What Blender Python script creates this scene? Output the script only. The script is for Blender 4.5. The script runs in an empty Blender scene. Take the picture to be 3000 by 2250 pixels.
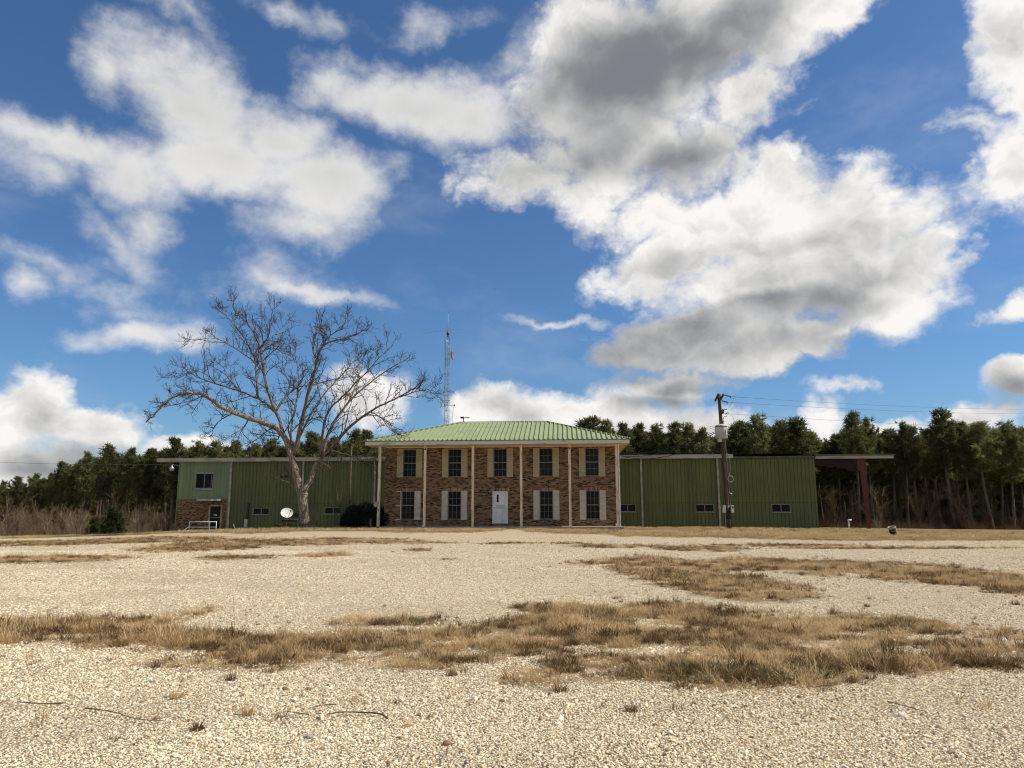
import bpy, math, random
import numpy as np
from mathutils import Vector, Matrix

R = math.radians
scene = bpy.context.scene
COL = scene.collection

# ------------------------------------------------------------------ camera
F_PX, CX, CY = 2167.0, 1500.0, 1125.0            # focal length and centre in photo pixels
PITCH, ROLL, EYE = R(9.56), R(-0.14), 1.6
cam = bpy.data.cameras.new('camera')
cam.sensor_width = 36.0
cam.lens = 36.0 * F_PX / 3000.0
cam.clip_start, cam.clip_end = 0.1, 6000
cam_o = bpy.data.objects.new('camera', cam)
COL.objects.link(cam_o)
CAM_M = Matrix.Rotation(math.pi / 2 + PITCH, 4, 'X') @ Matrix.Rotation(ROLL, 4, 'Z')
cam_o.matrix_world = Matrix.Translation((0, 0, EYE)) @ CAM_M
scene.camera = cam_o

# ------------------------------------------------------------------ light
SUN_EL, SUN_AZ = R(50), R(92)                    # azimuth clockwise from +Y: from the right, along the facades
SUN_DIR = Vector((math.sin(SUN_AZ) * math.cos(SUN_EL), math.cos(SUN_AZ) * math.cos(SUN_EL), math.sin(SUN_EL)))
sun = bpy.data.lights.new('sun', 'SUN')
sun.energy, sun.angle, sun.color = 5.0, R(0.5), (1.0, 0.91, 0.77)
sun_o = bpy.data.objects.new('sun', sun)
sun_o.rotation_euler = SUN_DIR.to_track_quat('Z', 'Y').to_euler()
COL.objects.link(sun_o)
scene.view_settings.view_transform = 'Standard'
scene.view_settings.look = 'None'
scene.view_settings.exposure = 0.18
scene.view_settings.gamma = 1.0
scene.cycles.use_denoising = True
scene.cycles.pixel_filter_type = 'BLACKMAN_HARRIS'
scene.cycles.filter_width = 1.15
scene.cycles.max_bounces = 6
scene.cycles.transparent_max_bounces = 8
scene.cycles.sample_clamp_indirect = 6


def ray(px, py):
    d = CAM_M.to_3x3() @ Vector(((px - CX) / F_PX, -(py - CY) / F_PX, -1.0))
    return d


def at(px, py, Y):                                # point of the photo ray at world depth Y
    d = ray(px, py)
    return Vector((0, 0, EYE)) + d * (Y / d.y)


def onground(px, py, z=0.0):
    d = ray(px, py)
    return Vector((0, 0, EYE)) + d * ((z - EYE) / d.z)


YAW = R(4.0)                                      # both buildings are turned by 4 degrees
UH = Vector((math.cos(YAW), -math.sin(YAW), 0))
VH = Vector((math.sin(YAW), math.cos(YAW), 0))


def uz(px, py, v):                                # (u, z) on the plane v = const of the building frame
    d = ray(px, py)
    p = Vector((0, 0, EYE)) + d * (v / d.dot(VH))
    return p.dot(UH), p.z


def U(px, v, py=1450):
    return uz(px, py, v)[0]


def Zv(py, v, px=1500):
    return uz(px, py, v)[1]


# ------------------------------------------------------------------ node helpers
class NT:
    def __init__(s, tree):
        s.t = tree

    def n(s, typ, ins=None, **kw):
        nd = s.t.nodes.new(typ)
        for k, v in kw.items():
            setattr(nd, k, v)
        if ins:
            for k, v in ins.items():
                sock = nd.inputs[k]
                if isinstance(v, bpy.types.NodeSocket):
                    s.t.links.new(v, sock)
                else:
                    sock.default_value = v
        return nd

    def math(s, op, a, b=0.0, c=0.0, clamp=False):
        return s.n('ShaderNodeMath', {0: a, 1: b, 2: c}, operation=op, use_clamp=clamp).outputs[0]

    def vmath(s, op, a, b=(0, 0, 0)):
        nd = s.n('ShaderNodeVectorMath', {0: a, 1: b}, operation=op)
        return nd.outputs['Value'] if op in ('LENGTH', 'DOT_PRODUCT') else nd.outputs[0]

    def mix(s, f, a, b, blend='MIX'):
        nd = s.n('ShaderNodeMix', data_type='RGBA', blend_type=blend)
        for sock, v in ((nd.inputs[0], f), (nd.inputs[6], a), (nd.inputs[7], b)):
            if isinstance(v, bpy.types.NodeSocket):
                s.t.links.new(v, sock)
            else:
                sock.default_value = (v if not isinstance(v, tuple) or len(v) == 4 else (*v, 1)) if isinstance(v, tuple) else v
        return nd.outputs[2]

    def ramp(s, f, stops, interp='LINEAR'):
        nd = s.n('ShaderNodeValToRGB', {0: f})
        cr = nd.color_ramp
        cr.interpolation = interp
        while len(cr.elements) < len(stops):
            cr.elements.new(0.5)
        for e, (p, c) in zip(cr.elements, stops):
            e.position = p
            e.color = (c, c, c, 1) if not isinstance(c, tuple) else (*c[:3], 1)
        return nd.outputs[0]

    def sstep(s, x, a, b):
        nd = s.n('ShaderNodeMapRange', {0: x, 1: a, 2: b, 3: 0.0, 4: 1.0}, interpolation_type='SMOOTHSTEP')
        return nd.outputs[0]

    def noise(s, vec, scale, detail=3, rough=0.55, dist=0.0, col=False):
        nd = s.n('ShaderNodeTexNoise', {'Scale': scale, 'Detail': detail, 'Roughness': rough, 'Distortion': dist})
        if vec is not None:
            s.t.links.new(vec, nd.inputs['Vector'])
        return nd.outputs['Color' if col else 'Fac']


# ------------------------------------------------------------------ sky with clouds (world)
def build_world():
    w = bpy.data.worlds.new('World')
    scene.world = w
    w.use_nodes = True
    w.cycles.sampling_method = 'NONE'
    t = w.node_tree
    t.nodes.clear()
    N = NT(t)
    sky = N.n('ShaderNodeTexSky', sky_type='NISHITA', sun_disc=False, sun_elevation=SUN_EL, sun_rotation=SUN_AZ,
              altitude=100, air_density=1.0, dust_density=0.6, ozone_density=3.0)
    gen = N.n('ShaderNodeTexCoord').outputs['Generated']
    d = N.vmath('NORMALIZE', gen)
    sp = N.n('ShaderNodeSeparateXYZ', {0: d})
    az = N.math('ARCTAN2', sp.outputs[0], sp.outputs[1])
    el = N.math('ARCSINE', sp.outputs[2])
    P = N.n('ShaderNodeCombineXYZ', {0: az, 1: el, 2: 0.0}).outputs[0]
    # warp the coordinates so that outlines break up
    wn = N.noise(P, 9.0, 5, 0.62, col=True)
    wv = N.vmath('MULTIPLY', N.vmath('SUBTRACT', wn, (0.5, 0.5, 0.5)), (0.10, 0.085, 0))
    PW = N.vmath('ADD', P, wv)
    PD = N.vmath('ADD', P, N.vmath('MULTIPLY', wv, (0.45, 0.45, 0.0)))

    def azel(px, py):
        q = ray(px, py)
        return math.atan2(q.x, q.y), math.atan2(q.z, math.hypot(q.x, q.y))

    def blobs(lst, vec, sm=0.12):
        acc = None
        for (x, y, rx, ry, rot, wt) in lst:
            k = 3000 / 2212
            x, y, rx, ry = x * k, y * k, rx * k, ry * k
            a0, e0 = azel(x, y)
            a1, _ = azel(x + rx, y)
            _, e2 = azel(x, y - ry)
            loc = (a0, e0, 0)
            if acc is not None:                   # makes each blob wait for the one before (keeps the shader stack small)
                loc = N.n('ShaderNodeVectorMath', {0: acc, 1: (1e-7, 1e-7, 1e-7), 2: loc}, operation='MULTIPLY_ADD').outputs[0]
            nd = N.n('ShaderNodeMapping', {'Vector': vec, 'Location': loc, 'Rotation': (0, 0, R(rot)),
                                           'Scale': (max(abs(a1 - a0), 1e-3), max(abs(e2 - e0), 1e-3), 1)}, vector_type='TEXTURE')
            v = N.math('MULTIPLY_ADD', N.vmath('LENGTH', nd.outputs[0]), -wt, wt)
            acc = v if acc is None else N.math('SMOOTH_MAX', acc, v, sm)
        return acc

    # (x, y, rx, ry, tilt, weight) in a 2212 px wide view of the photo
    soft = [(413, 225, 210, 125, -20, 1.15), (170, 305, 200, 55, -4, .85), (300, 372, 130, 110, -20, 1.0), (330, 480, 80, 85, -25, .75), (225, 150, 90, 70, -50, .6), (722, 385, 175, 105, 6, 1.2), (600, 290, 160, 90, -5, 1.05),
            (480, 330, 180, 100, 0, 1.0), (885, 222, 240, 95, -3, 1.15), (1020, 260, 150, 90, 0, 1.05), (720, 190, 110, 50, 10, .7), (690, 480, 150, 55, 10, .6), (240, 500, 160, 50, -35, .42), (90, 350, 110, 60, 0, .38),
            (100, 550, 160, 34, 0, .38), (40, 595, 60, 42, -40, .5), (320, 728, 140, 36, 6, .62), (655, 617, 140, 22, -8, .55), (560, 590, 120, 40, 0, .28),
            (920, 55, 130, 44, 12, .42), (610, 20, 110, 30, -15, .28), (400, 25, 150, 44, -40, .30), (1130, 110, 100, 50, 25, .36), (250, 640, 110, 30, -20, .22), (1190, 695, 110, 9, 0, .38)]
    hard = [(1330, 190, 260, 260, 25, 1.2), (1530, 60, 300, 180, 15, 1.2), (1750, 30, 260, 100, 25, 1.1), (1280, 350, 210, 130, 0, 1.0),
            (1150, 390, 190, 80, -5, .8), (1480, 320, 190, 120, 15, .85), (1620, 200, 130, 110, 35, .85), (1220, 430, 200, 70, -20, .75),
            (1640, 480, 280, 150, 0, 1.15), (1830, 490, 240, 150, -5, 1.1), (1680, 365, 80, 80, 10, .85), (1960, 580, 140, 120, -10, .95),
            (1450, 560, 220, 70, 12, .9), (1690, 625, 330, 120, 3, 1.25), (1470, 728, 240, 70, 10, 1.5), (1640, 752, 270, 60, 8, 1.4), (1880, 660, 180, 70, 8, .95), (1400, 470, 160, 90, 0, .7),
            (2200, 70, 130, 190, 0, 1.1), (2195, 230, 70, 90, 0, .7), (2180, 370, 130, 110, 0, 1.0), (2110, 290, 120, 40, -20, .5), (2200, 650, 110, 30, 15, .5),
            (50, 890, 140, 110, 0, 1.1), (215, 925, 140, 60, -8, 1.1), (120, 1010, 260, 80, 0, 1.1), (420, 972, 140, 45, 0, .95), (610, 1000, 220, 50, 0, .8),
            (790, 870, 90, 70, 0, .85), (1080, 890, 150, 70, 0, 1.05), (1280, 905, 240, 70, 0, 1.05), (1440, 838, 140, 44, 0, 1.0), (1450, 930, 220, 55, 0, 1.0),
            (1785, 920, 60, 60, 0, .85), (1700, 950, 120, 30, 0, .6), (2130, 900, 150, 40, 0, .95), (2195, 820, 110, 55, 15, 1.0), (1810, 840, 60, 20, 0, .45), (1950, 940, 200, 20, 0, .5)]
    dark = [(1290, 230, 330, 200, 28, 1.7), (1520, 120, 340, 110, 24, 1.25), (1220, 330, 200, 110, 30, .8), (1480, 340, 260, 100, 10, .8), (1530, 738, 430, 88, 9, 2.8), (1650, 790, 340, 60, 8, 2.2), (1400, 755, 260, 80, 10, 2.4),
            (2200, 850, 120, 48, 8, 1.0), (300, 740, 170, 40, 4, 1.0), (1430, 868, 150, 26, 0, .8), (200, 990, 180, 45, -5, 1.0), (60, 1000, 150, 60, 0, .9), (100, 900, 60, 60, 20, .5), (1250, 940, 260, 26, 0, .5), (1150, 900, 60, 30, 0, .4), (420, 400, 300, 160, 0, .35), (700, 480, 240, 60, 0, .3), (1000, 320, 160, 40, 0, .3), (1750, 520, 200, 40, 5, .45), (1900, 600, 120, 40, 5, .45)]
    sc3 = N.vmath('MULTIPLY', d, (1.0, 1.0, 1.45))
    n1 = N.noise(sc3, 8.0, 7, 0.58)
    nlow = N.noise(sc3, 4.5, 3, 0.5)
    nl2 = N.noise(N.vmath('ADD', sc3, (0.04, 0.0, 0.07)), 4.5, 3, 0.5)
    n3 = N.noise(sc3, 30.0, 5, 0.66)

    def puffs(vec):                               # cauliflower heads of the cumulus clouds
        return N.n('ShaderNodeTexVoronoi', {'Vector': vec, 'Scale': 12.0, 'Detail': 3.0, 'Roughness': 0.6, 'Randomness': 1.0},
                   feature='F1', voronoi_dimensions='2D', normalize=True).outputs['Distance']
    pv = N.vmath('ADD', PW, N.vmath('MULTIPLY', N.vmath('SUBTRACT', N.noise(P, 24.0, 3, 0.5, col=True), (0.5, 0.5, 0.5)), (0.05, 0.05, 0)))
    pv = N.vmath('MULTIPLY', pv, (1.0, 1.3, 1.0))
    p1 = puffs(pv)
    p2 = puffs(N.vmath('ADD', pv, (0.012, 0.018, 0.0)))
    S1 = N.math('ADD', blobs(soft, PW), N.math('ADD', N.math('MULTIPLY_ADD', n1, 1.55, -0.77), N.math('MULTIPLY_ADD', n3, 0.34, -0.17)))
    S2 = N.math('ADD', N.math('ADD', blobs(hard, PW, 0.1), N.math('MULTIPLY_ADD', n1, 0.95, -0.50)), N.math('MULTIPLY_ADD', p1, -1.05, 0.40))
    S2 = N.math('ADD', S2, N.math('MULTIPLY_ADD', n3, 0.50, -0.25))
    a_soft = N.sstep(S1, -0.14, 0.80)
    a_hard = N.sstep(S2, -0.08, 0.58)
    n4 = N.noise(N.vmath('MULTIPLY', d, (1.0, 1.0, 2.2)), 3.2, 6, 0.62)
    behind = N.sstep(sp.outputs[1], 0.25, -0.1)
    a_rest = N.math('MULTIPLY', N.sstep(n4, 0.47, 0.60), behind)
    a_wisp = N.math('MULTIPLY', N.sstep(n4, 0.52, 0.78), 0.12)
    alpha = N.math('MAXIMUM', N.math('MAXIMUM', N.math('MULTIPLY', a_soft, 0.94), a_hard), N.math('MAXIMUM', a_rest, a_wisp))
    D = N.sstep(N.math('ADD', blobs(dark, PD, 0.2), N.math('MULTIPLY_ADD', nlow, 0.7, -0.36)), -0.12, 0.78)
    D = N.math('MULTIPLY', D, N.sstep(S2, -0.1, 0.2))
    D = N.math('MAXIMUM', D, N.math('MULTIPLY', N.sstep(S1, 0.5, 1.3), 0.22))
    rel = N.math('MULTIPLY', N.math('SUBTRACT', p2, p1), N.math('MULTIPLY_ADD', D, -0.35, 0.75))
    rel = N.math('ADD', rel, N.math('MULTIPLY', N.math('SUBTRACT', nlow, nl2), 1.6))
    rel = N.math('MULTIPLY', rel, a_hard)
    thick = N.math('MULTIPLY', N.sstep(S2, 0.35, 1.2), -0.20)
    br = N.math('ADD', N.math('ADD', N.math('MULTIPLY_ADD', D, -0.52, 0.93), thick), rel)
    br = N.math('ADD', br, N.math('MULTIPLY_ADD', n1, 0.45, -0.225))
    soft_dim = N.math('MULTIPLY', N.math('SUBTRACT', a_soft, a_hard, clamp=True), -0.14)
    br = N.math('MINIMUM', N.math('SMOOTH_MAX', N.math('ADD', br, soft_dim), 0.12, 0.25), 0.99)
    ccol = N.mix(br, (0.9, 1.08, 1.35), (8.6, 8.4, 8.1))
    skyc = N.mix(1.0, sky.outputs[0], SKY_TINT, 'MULTIPLY')
    final = N.mix(alpha, skyc, ccol)
    bg = N.n('ShaderNodeBackground', {0: final, 1: 0.1})
    out = N.n('ShaderNodeOutputWorld', {0: bg.outputs[0]})


SKY_TINT = (0.53, 0.75, 0.95)
build_world()

# ------------------------------------------------------------------ materials
MATS = {}


def mat(name, build):
    if name in MATS:
        return MATS[name]
    m = bpy.data.materials.new(name)
    m.use_nodes = True
    m.node_tree.nodes.clear()
    N = NT(m.node_tree)
    bsdf = N.n('ShaderNodeBsdfPrincipled')
    out = N.n('ShaderNodeOutputMaterial', {0: bsdf.outputs[0]})
    build(N, bsdf, out)
    MATS[name] = m
    return m


def setc(N, b, col, rough=0.6, spec=0.3, metal=0.0):
    for k, v in (('Base Color', col), ('Roughness', rough), ('Specular IOR Level', spec), ('Metallic', metal)):
        if isinstance(v, bpy.types.NodeSocket):
            N.t.links.new(v, b.inputs[k])
        else:
            b.inputs[k].default_value = (*v, 1) if isinstance(v, tuple) and len(v) == 3 else v


def bump(N, b, h, strength=0.3, dist=0.02):
    nd = N.n('ShaderNodeBump', {'Height': h, 'Strength': strength, 'Distance': dist})
    N.t.links.new(nd.outputs[0], b.inputs['Normal'])


def obj_co(N):
    return N.n('ShaderNodeTexCoord').outputs['Object']


def worn(name, c1, c2, scale=3.0, rough=0.6, spec=0.3, metal=0.0, stretch=(1, 1, 1), lo=0.4, hi=0.65, bmp=0.0, detail=5):
    def f(N, b, out):
        v = N.vmath('MULTIPLY', obj_co(N), stretch)
        n = N.noise(v, scale, detail, 0.6)
        setc(N, b, N.mix(N.sstep(n, lo, hi), c1, c2), rough, spec, metal)
        if bmp:
            bump(N, b, n, bmp, 0.03)
    return mat(name, f)


def m_brick(N, b, out):
    co = N.n('ShaderNodeSeparateXYZ', {0: obj_co(N)})
    x = N.math('ADD', co.outputs[0], co.outputs[1])
    z = co.outputs[2]
    bw, bh = 0.215, 0.0685
    zr = N.math('DIVIDE', z, bh)
    row = N.math('FLOOR', zr)
    off = N.math('MULTIPLY', N.math('MODULO', row, 2.0), 0.5)
    xr = N.math('ADD', N.math('DIVIDE', x, bw), off)
    cid = N.n('ShaderNodeCombineXYZ', {0: N.math('FLOOR', xr), 1: row, 2: 0.0}).outputs[0]
    wn = N.n('ShaderNodeTexWhiteNoise', {'Vector': cid}, noise_dimensions='3D').outputs['Value']
    big = N.noise(N.n('ShaderNodeCombineXYZ', {0: x, 1: z, 2: 0.0}).outputs[0], 1.6, 3)
    sel = N.math('ADD', wn, N.math('MULTIPLY_ADD', big, 0.4, -0.20))
    col = N.ramp(sel, [(0.0, (0.035, 0.017, 0.010)), (0.17, (0.05, 0.024, 0.014)), (0.24, (0.19, 0.095, 0.05)), (0.45, (0.29, 0.16, 0.085)),
                       (0.7, (0.37, 0.225, 0.125)), (0.9, (0.46, 0.30, 0.18))])
    fx = N.math('ABSOLUTE', N.math('SUBTRACT', N.math('FRACT', xr), 0.5))
    fz = N.math('ABSOLUTE', N.math('SUBTRACT', N.math('FRACT', zr), 0.5))
    mo = N.math('MAXIMUM', N.sstep(fx, 0.455, 0.485), N.sstep(fz, 0.37, 0.43))
    mor = N.mix(N.noise(obj_co(N), 9.0, 4), (0.22, 0.15, 0.09), (0.42, 0.315, 0.205))
    fine = N.noise(obj_co(N), 40.0, 3)
    c = N.mix(mo, col, mor)
    c = N.mix(1.0, c, (0.55, 0.535, 0.50, 1), 'MULTIPLY')
    c = N.mix(0.35, c, N.ramp(fine, [(0.3, 0.35), (0.7, 0.75)]), 'OVERLAY')
    setc(N, b, c, 0.85, 0.2)
    bump(N, b, N.math('MULTIPLY_ADD', mo, -1.0, N.math('MULTIPLY', wn, 0.3)), 0.5, 0.012)


def m_soldier(N, b, out):
    co = N.n('ShaderNodeSeparateXYZ', {0: obj_co(N)})
    xr = N.math('DIVIDE', co.outputs[0], 0.095)
    wn = N.n('ShaderNodeTexWhiteNoise', {'W': N.math('FLOOR', xr)}, noise_dimensions='1D').outputs['Value']
    col = N.ramp(wn, [(0.0, (0.05, 0.025, 0.018)), (0.2, (0.17, 0.08, 0.055)), (0.5, (0.27, 0.15, 0.10)), (1.0, (0.36, 0.22, 0.14))])
    fx = N.math('ABSOLUTE', N.math('SUBTRACT', N.math('FRACT', xr), 0.5))
    setc(N, b, N.mix(N.sstep(fx, 0.36, 0.43), col, (0.30, 0.22, 0.165)), 0.85, 0.2)


def m_panel(c1, c2, c3):
    def f(N, b, out):
        co = obj_co(N)
        streak = N.noise(N.vmath('MULTIPLY', co, (3.0, 3.0, 0.12)), 2.0, 5, 0.6)
        patch = N.noise(co, 0.35, 3)
        fine = N.noise(N.vmath('MULTIPLY', co, (9.0, 9.0, 0.5)), 3.0, 4, 0.65)
        sp = N.n('ShaderNodeSeparateXYZ', {0: co})
        pan = N.n('ShaderNodeTexWhiteNoise', {'W': N.math('FLOOR', N.math('DIVIDE', sp.outputs[0], 0.915))}, noise_dimensions='1D').outputs['Value']
        c = N.mix(N.sstep(streak, 0.38, 0.66), c1, c2)
        c = N.mix(N.math('MULTIPLY', N.sstep(patch, 0.4, 0.65), 0.6), c, c3)
        c = N.mix(N.math('MULTIPLY', N.sstep(fine, 0.55, 0.75), 0.4), c, (0.05, 0.055, 0.035))
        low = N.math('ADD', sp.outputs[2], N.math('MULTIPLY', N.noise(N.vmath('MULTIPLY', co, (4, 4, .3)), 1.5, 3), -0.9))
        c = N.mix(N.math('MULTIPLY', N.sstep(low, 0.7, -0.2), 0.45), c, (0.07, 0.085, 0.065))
        lap = N.sstep(sp.outputs[2], 2.86, 2.84)      # the lower run of sheets has faded differently
        c = N.mix(N.math('MULTIPLY', lap, 0.30), c, (0.07, 0.095, 0.055))
        line = N.math('MULTIPLY', N.sstep(N.math('ABSOLUTE', N.math('SUBTRACT', sp.outputs[2], 2.85)), 0.05, 0.01), 0.35)
        c = N.mix(line, c, (0.04, 0.045, 0.03))
        rust = N.sstep(N.noise(N.vmath('MULTIPLY', co, (5.0, 5.0, 0.22)), 1.3, 5, 0.7), 0.66, 0.78)
        c = N.mix(N.math('MULTIPLY', rust, 0.4), c, (0.14, 0.085, 0.04))
        hs = N.n('ShaderNodeHueSaturation', {'Value': N.math('MULTIPLY_ADD', pan, 0.22, 0.89), 'Color': c})
        setc(N, b, hs.outputs[0], 0.55, 0.3)
    return f


def m_glass(N, b, out):
    n = N.noise(obj_co(N), 0.9, 3)
    setc(N, b, N.mix(N.sstep(n, 0.4, 0.6), (0.005, 0.005, 0.005), (0.011, 0.011, 0.010)), 0.14, 0.10)
    bump(N, b, N.noise(obj_co(N), 1.4, 2), 0.04, 0.05)


def m_column(N, b, out):
    co = obj_co(N)
    n = N.noise(N.vmath('MULTIPLY', co, (5, 5, 0.55)), 3.0, 6, 0.7)
    n2 = N.noise(N.vmath('MULTIPLY', co, (30, 30, 2.0)), 1.0, 4, 0.6)
    c = N.mix(N.sstep(n, 0.50, 0.62), (0.66, 0.54, 0.39), (0.42, 0.215, 0.08))
    c = N.mix(N.math('MULTIPLY', N.sstep(n2, 0.54, 0.74), 0.4), c, (0.22, 0.12, 0.06))
    setc(N, b, c, 0.75, 0.2)
    bump(N, b, n2, 0.3, 0.01)


def m_leaf(c1, c2, transl=0.25):
    def f(N, b, out):
        oi = N.n('ShaderNodeObjectInfo').outputs['Random']
        n = N.noise(obj_co(N), 1.1, 3)
        c = N.mix(N.sstep(N.math('MULTIPLY_ADD', oi, 0.6, N.math('MULTIPLY', n, 0.7)), 0.35, 0.95), c1, c2)
        setc(N, b, c, 0.7, 0.15)
        tr = N.n('ShaderNodeBsdfTranslucent', {0: c})
        mx = N.n('ShaderNodeMixShader', {0: transl, 1: b.outputs[0], 2: tr.outputs[0]})
        N.t.links.new(mx.outputs[0], out.inputs[0])
    return f


def m_grass(stops, transl=0.3):
    def f(N, b, out):
        oi = N.n('ShaderNodeObjectInfo').outputs['Random']
        fid = N.noise(obj_co(N), 25.0, 2)
        wp = N.n('ShaderNodeNewGeometry').outputs['Position']
        big = N.noise(wp, 0.5, 3)
        k = N.math('ADD', N.math('MULTIPLY_ADD', oi, 0.45, N.math('MULTIPLY_ADD', fid, 0.6, -0.3)), N.math('MULTIPLY_ADD', big, 1.2, -0.35))
        c = N.ramp(k, stops)
        setc(N, b, c, 0.8, 0.1)
        tr = N.n('ShaderNodeBsdfTranslucent', {0: c})
        mx = N.n('ShaderNodeMixShader', {0: transl, 1: b.outputs[0], 2: tr.outputs[0]})
        N.t.links.new(mx.outputs[0], out.inputs[0])
    return f


def m_bark(c1, c2, scale=6.0):
    def f(N, b, out):
        v = N.vmath('MULTIPLY', obj_co(N), (1, 1, 0.35))
        n = N.noise(v, scale, 6, 0.7, 0.6)
        vor = N.n('ShaderNodeTexVoronoi', {'Vector': v, 'Scale': scale * 1.3}, feature='DISTANCE_TO_EDGE').outputs['Distance']
        c = N.mix(N.sstep(n, 0.38, 0.62), c1, c2)
        c = N.mix(N.sstep(vor, 0.09, 0.0), c, tuple(x * 0.45 for x in c1))
        setc(N, b, c, 0.9, 0.1)
        bump(N, b, N.math('ADD', n, N.math('MULTIPLY', N.math('MINIMUM', vor, 0.15), 4.0)), 0.8, 0.03)
    return f


def m_stone(N, b, out):
    oi = N.n('ShaderNodeObjectInfo').outputs['Random']
    n = N.noise(obj_co(N), 1.5, 4, 0.6)
    c = N.ramp(oi, [(0.0, (0.17, 0.12, 0.07)), (0.10, (0.38, 0.28, 0.165)), (0.30, (0.62, 0.515, 0.345)), (0.6, (0.76, 0.66, 0.475)), (0.85, (0.83, 0.74, 0.56)), (0.95, (0.85, 0.79, 0.68)), (0.985, (0.45, 0.42, 0.37)), (1.0, (0.15, 0.14, 0.13))])
    c = N.mix(0.4, c, N.ramp(n, [(0.3, 0.3), (0.7, 0.75)]), 'OVERLAY')
    setc(N, b, c, 0.9, 0.15)


def m_ground(N, b, out):
    pos = N.n('ShaderNodeNewGeometry').outputs['Position']
    att = N.n('ShaderNodeAttribute', attribute_name='thatch').outputs['Fac']
    vor = N.n('ShaderNodeTexVoronoi', {'Vector': pos, 'Scale': 42.0, 'Randomness': 1.0})
    vor2 = N.n('ShaderNodeTexVoronoi', {'Vector': pos, 'Scale': 11.0, 'Randomness': 1.0})
    cellv = N.n('ShaderNodeSeparateColor', {0: vor.outputs['Color']}).outputs[0]
    big = N.noise(pos, 0.35, 4, 0.6)
    mid = N.noise(pos, 2.4, 5, 0.65)
    c = N.ramp(cellv, [(0.0, (0.36, 0.27, 0.16)), (0.12, (0.56, 0.45, 0.29)), (0.4, (0.76, 0.65, 0.455)), (0.8, (0.83, 0.73, 0.54)), (1.0, (0.86, 0.79, 0.63))])
    gap = N.sstep(vor.outputs['Distance'], 0.30, 0.62)
    c = N.mix(N.math('MULTIPLY', gap, 0.75), c, (0.22, 0.155, 0.09))
    c = N.mix(N.math('MULTIPLY', N.sstep(big, 0.45, 0.68), 0.4), c, (0.46, 0.36, 0.235))
    c = N.mix(N.math('MULTIPLY', N.sstep(mid, 0.54, 0.72), 0.4), c, (0.40, 0.30, 0.185))
    # dead thatch and soil where grass grows
    th = N.noise(N.vmath('MULTIPLY', pos, (1.0, 2.5, 1.0)), 9.0, 6, 0.7)
    tc = N.ramp(th, [(0.28, (0.08, 0.055, 0.03)), (0.5, (0.26, 0.185, 0.10)), (0.72, (0.46, 0.345, 0.20))])
    f = N.sstep(N.math('ADD', att, N.math('MULTIPLY_ADD', mid, 0.9, -0.45)), 0.25, 0.75)
    c = N.mix(f, c, tc)
    setc(N, b, c, 0.95, 0.1)
    h = N.math('ADD', N.math('MULTIPLY', vor.outputs['Distance'], -0.6), N.math('MULTIPLY', vor2.outputs['Distance'], -0.7))
    h = N.math('ADD', h, N.math('MULTIPLY', th, N.math('MULTIPLY', f, 1.2)))
    bump(N, b, h, 0.9, 0.06)


BRICK = mat('brick', m_brick)
SOLDIER = mat('soldier_brick', m_soldier)
PANEL = mat('olive_panel', m_panel((0.103, 0.117, 0.036), (0.134, 0.15, 0.045), (0.098, 0.114, 0.048)))
PANEL_R = mat('olive_panel_ribbed', m_panel((0.110, 0.123, 0.031), (0.140, 0.154, 0.038), (0.098, 0.114, 0.042)))
PANEL_L = mat('pale_green_panel', m_panel((0.155, 0.195, 0.098), (0.188, 0.232, 0.116), (0.138, 0.176, 0.09)))
ROOFG = worn('roof_green_metal', (0.235, 0.288, 0.142), (0.285, 0.342, 0.178), 0.8, 0.45, 0.4, 0.0, (1, 1, 1), 0.35, 0.7)
ROOFD = worn('roof_edge_dark', (0.06, 0.075, 0.05), (0.09, 0.11, 0.07), 2.0)
TRIM = worn('weathered_trim', (0.40, 0.36, 0.27), (0.24, 0.225, 0.17), 2.5, 0.6, 0.3, 0, (.25, 1, 1))
FASCIA = worn('peeling_fascia', (0.56, 0.50, 0.42), (0.20, 0.17, 0.13), 1.3, 0.7, 0.2, 0, (.5, 2, 4), 0.58, 0.72)
SOFFIT = worn('soffit_cream', (0.66, 0.55, 0.37), (0.56, 0.46, 0.30), 1.5, 0.7, 0.2)
COLUMN = mat('peeling_column', m_column)
SHUT = worn('shutter_soffit_shade', (0.45, 0.365, 0.225), (0.38, 0.305, 0.19), 2.0, 0.7, 0.2)  # upper row: soffit shade is worked into this darker, warmer tone
SHUT_LOW = worn('shutter_open_sky', (0.55, 0.495, 0.39), (0.45, 0.40, 0.31), 2.0, 0.7, 0.2, 0, (1, 1, 3))  # lower row: paler, greyer tone carries the extra sky light there
GLASS = mat('dark_glass', m_glass)
ALU = worn('aluminium_frame', (0.27, 0.25, 0.215), (0.19, 0.175, 0.15), 3.0, 0.5, 0.4)
DOORW = worn('white_door_paint', (0.68, 0.68, 0.68), (0.52, 0.51, 0.50), 1.6, 0.55, 0.3, 0, (1, 1, .5))
PLATE = worn('scuffed_plate', (0.42, 0.43, 0.42), (0.52, 0.52, 0.50), 6.0)
CONC = worn('concrete', (0.36, 0.30, 0.235), (0.25, 0.20, 0.155), 2.5, 0.9, 0.1, bmp=0.3)
CONC_D = worn('stained_concrete', (0.17, 0.13, 0.10), (0.105, 0.08, 0.062), 2.0, 0.9, 0.1, bmp=0.3)
DARK = worn('dark_metal', (0.03, 0.03, 0.028), (0.05, 0.048, 0.042), 4.0, 0.6)
BLACK = worn('black_rubber', (0.015, 0.015, 0.015), (0.025, 0.025, 0.024), 4.0, 0.6)
WHITEP = worn('white_paint', (0.72, 0.70, 0.66), (0.55, 0.53, 0.49), 5.0, 0.5)
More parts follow.
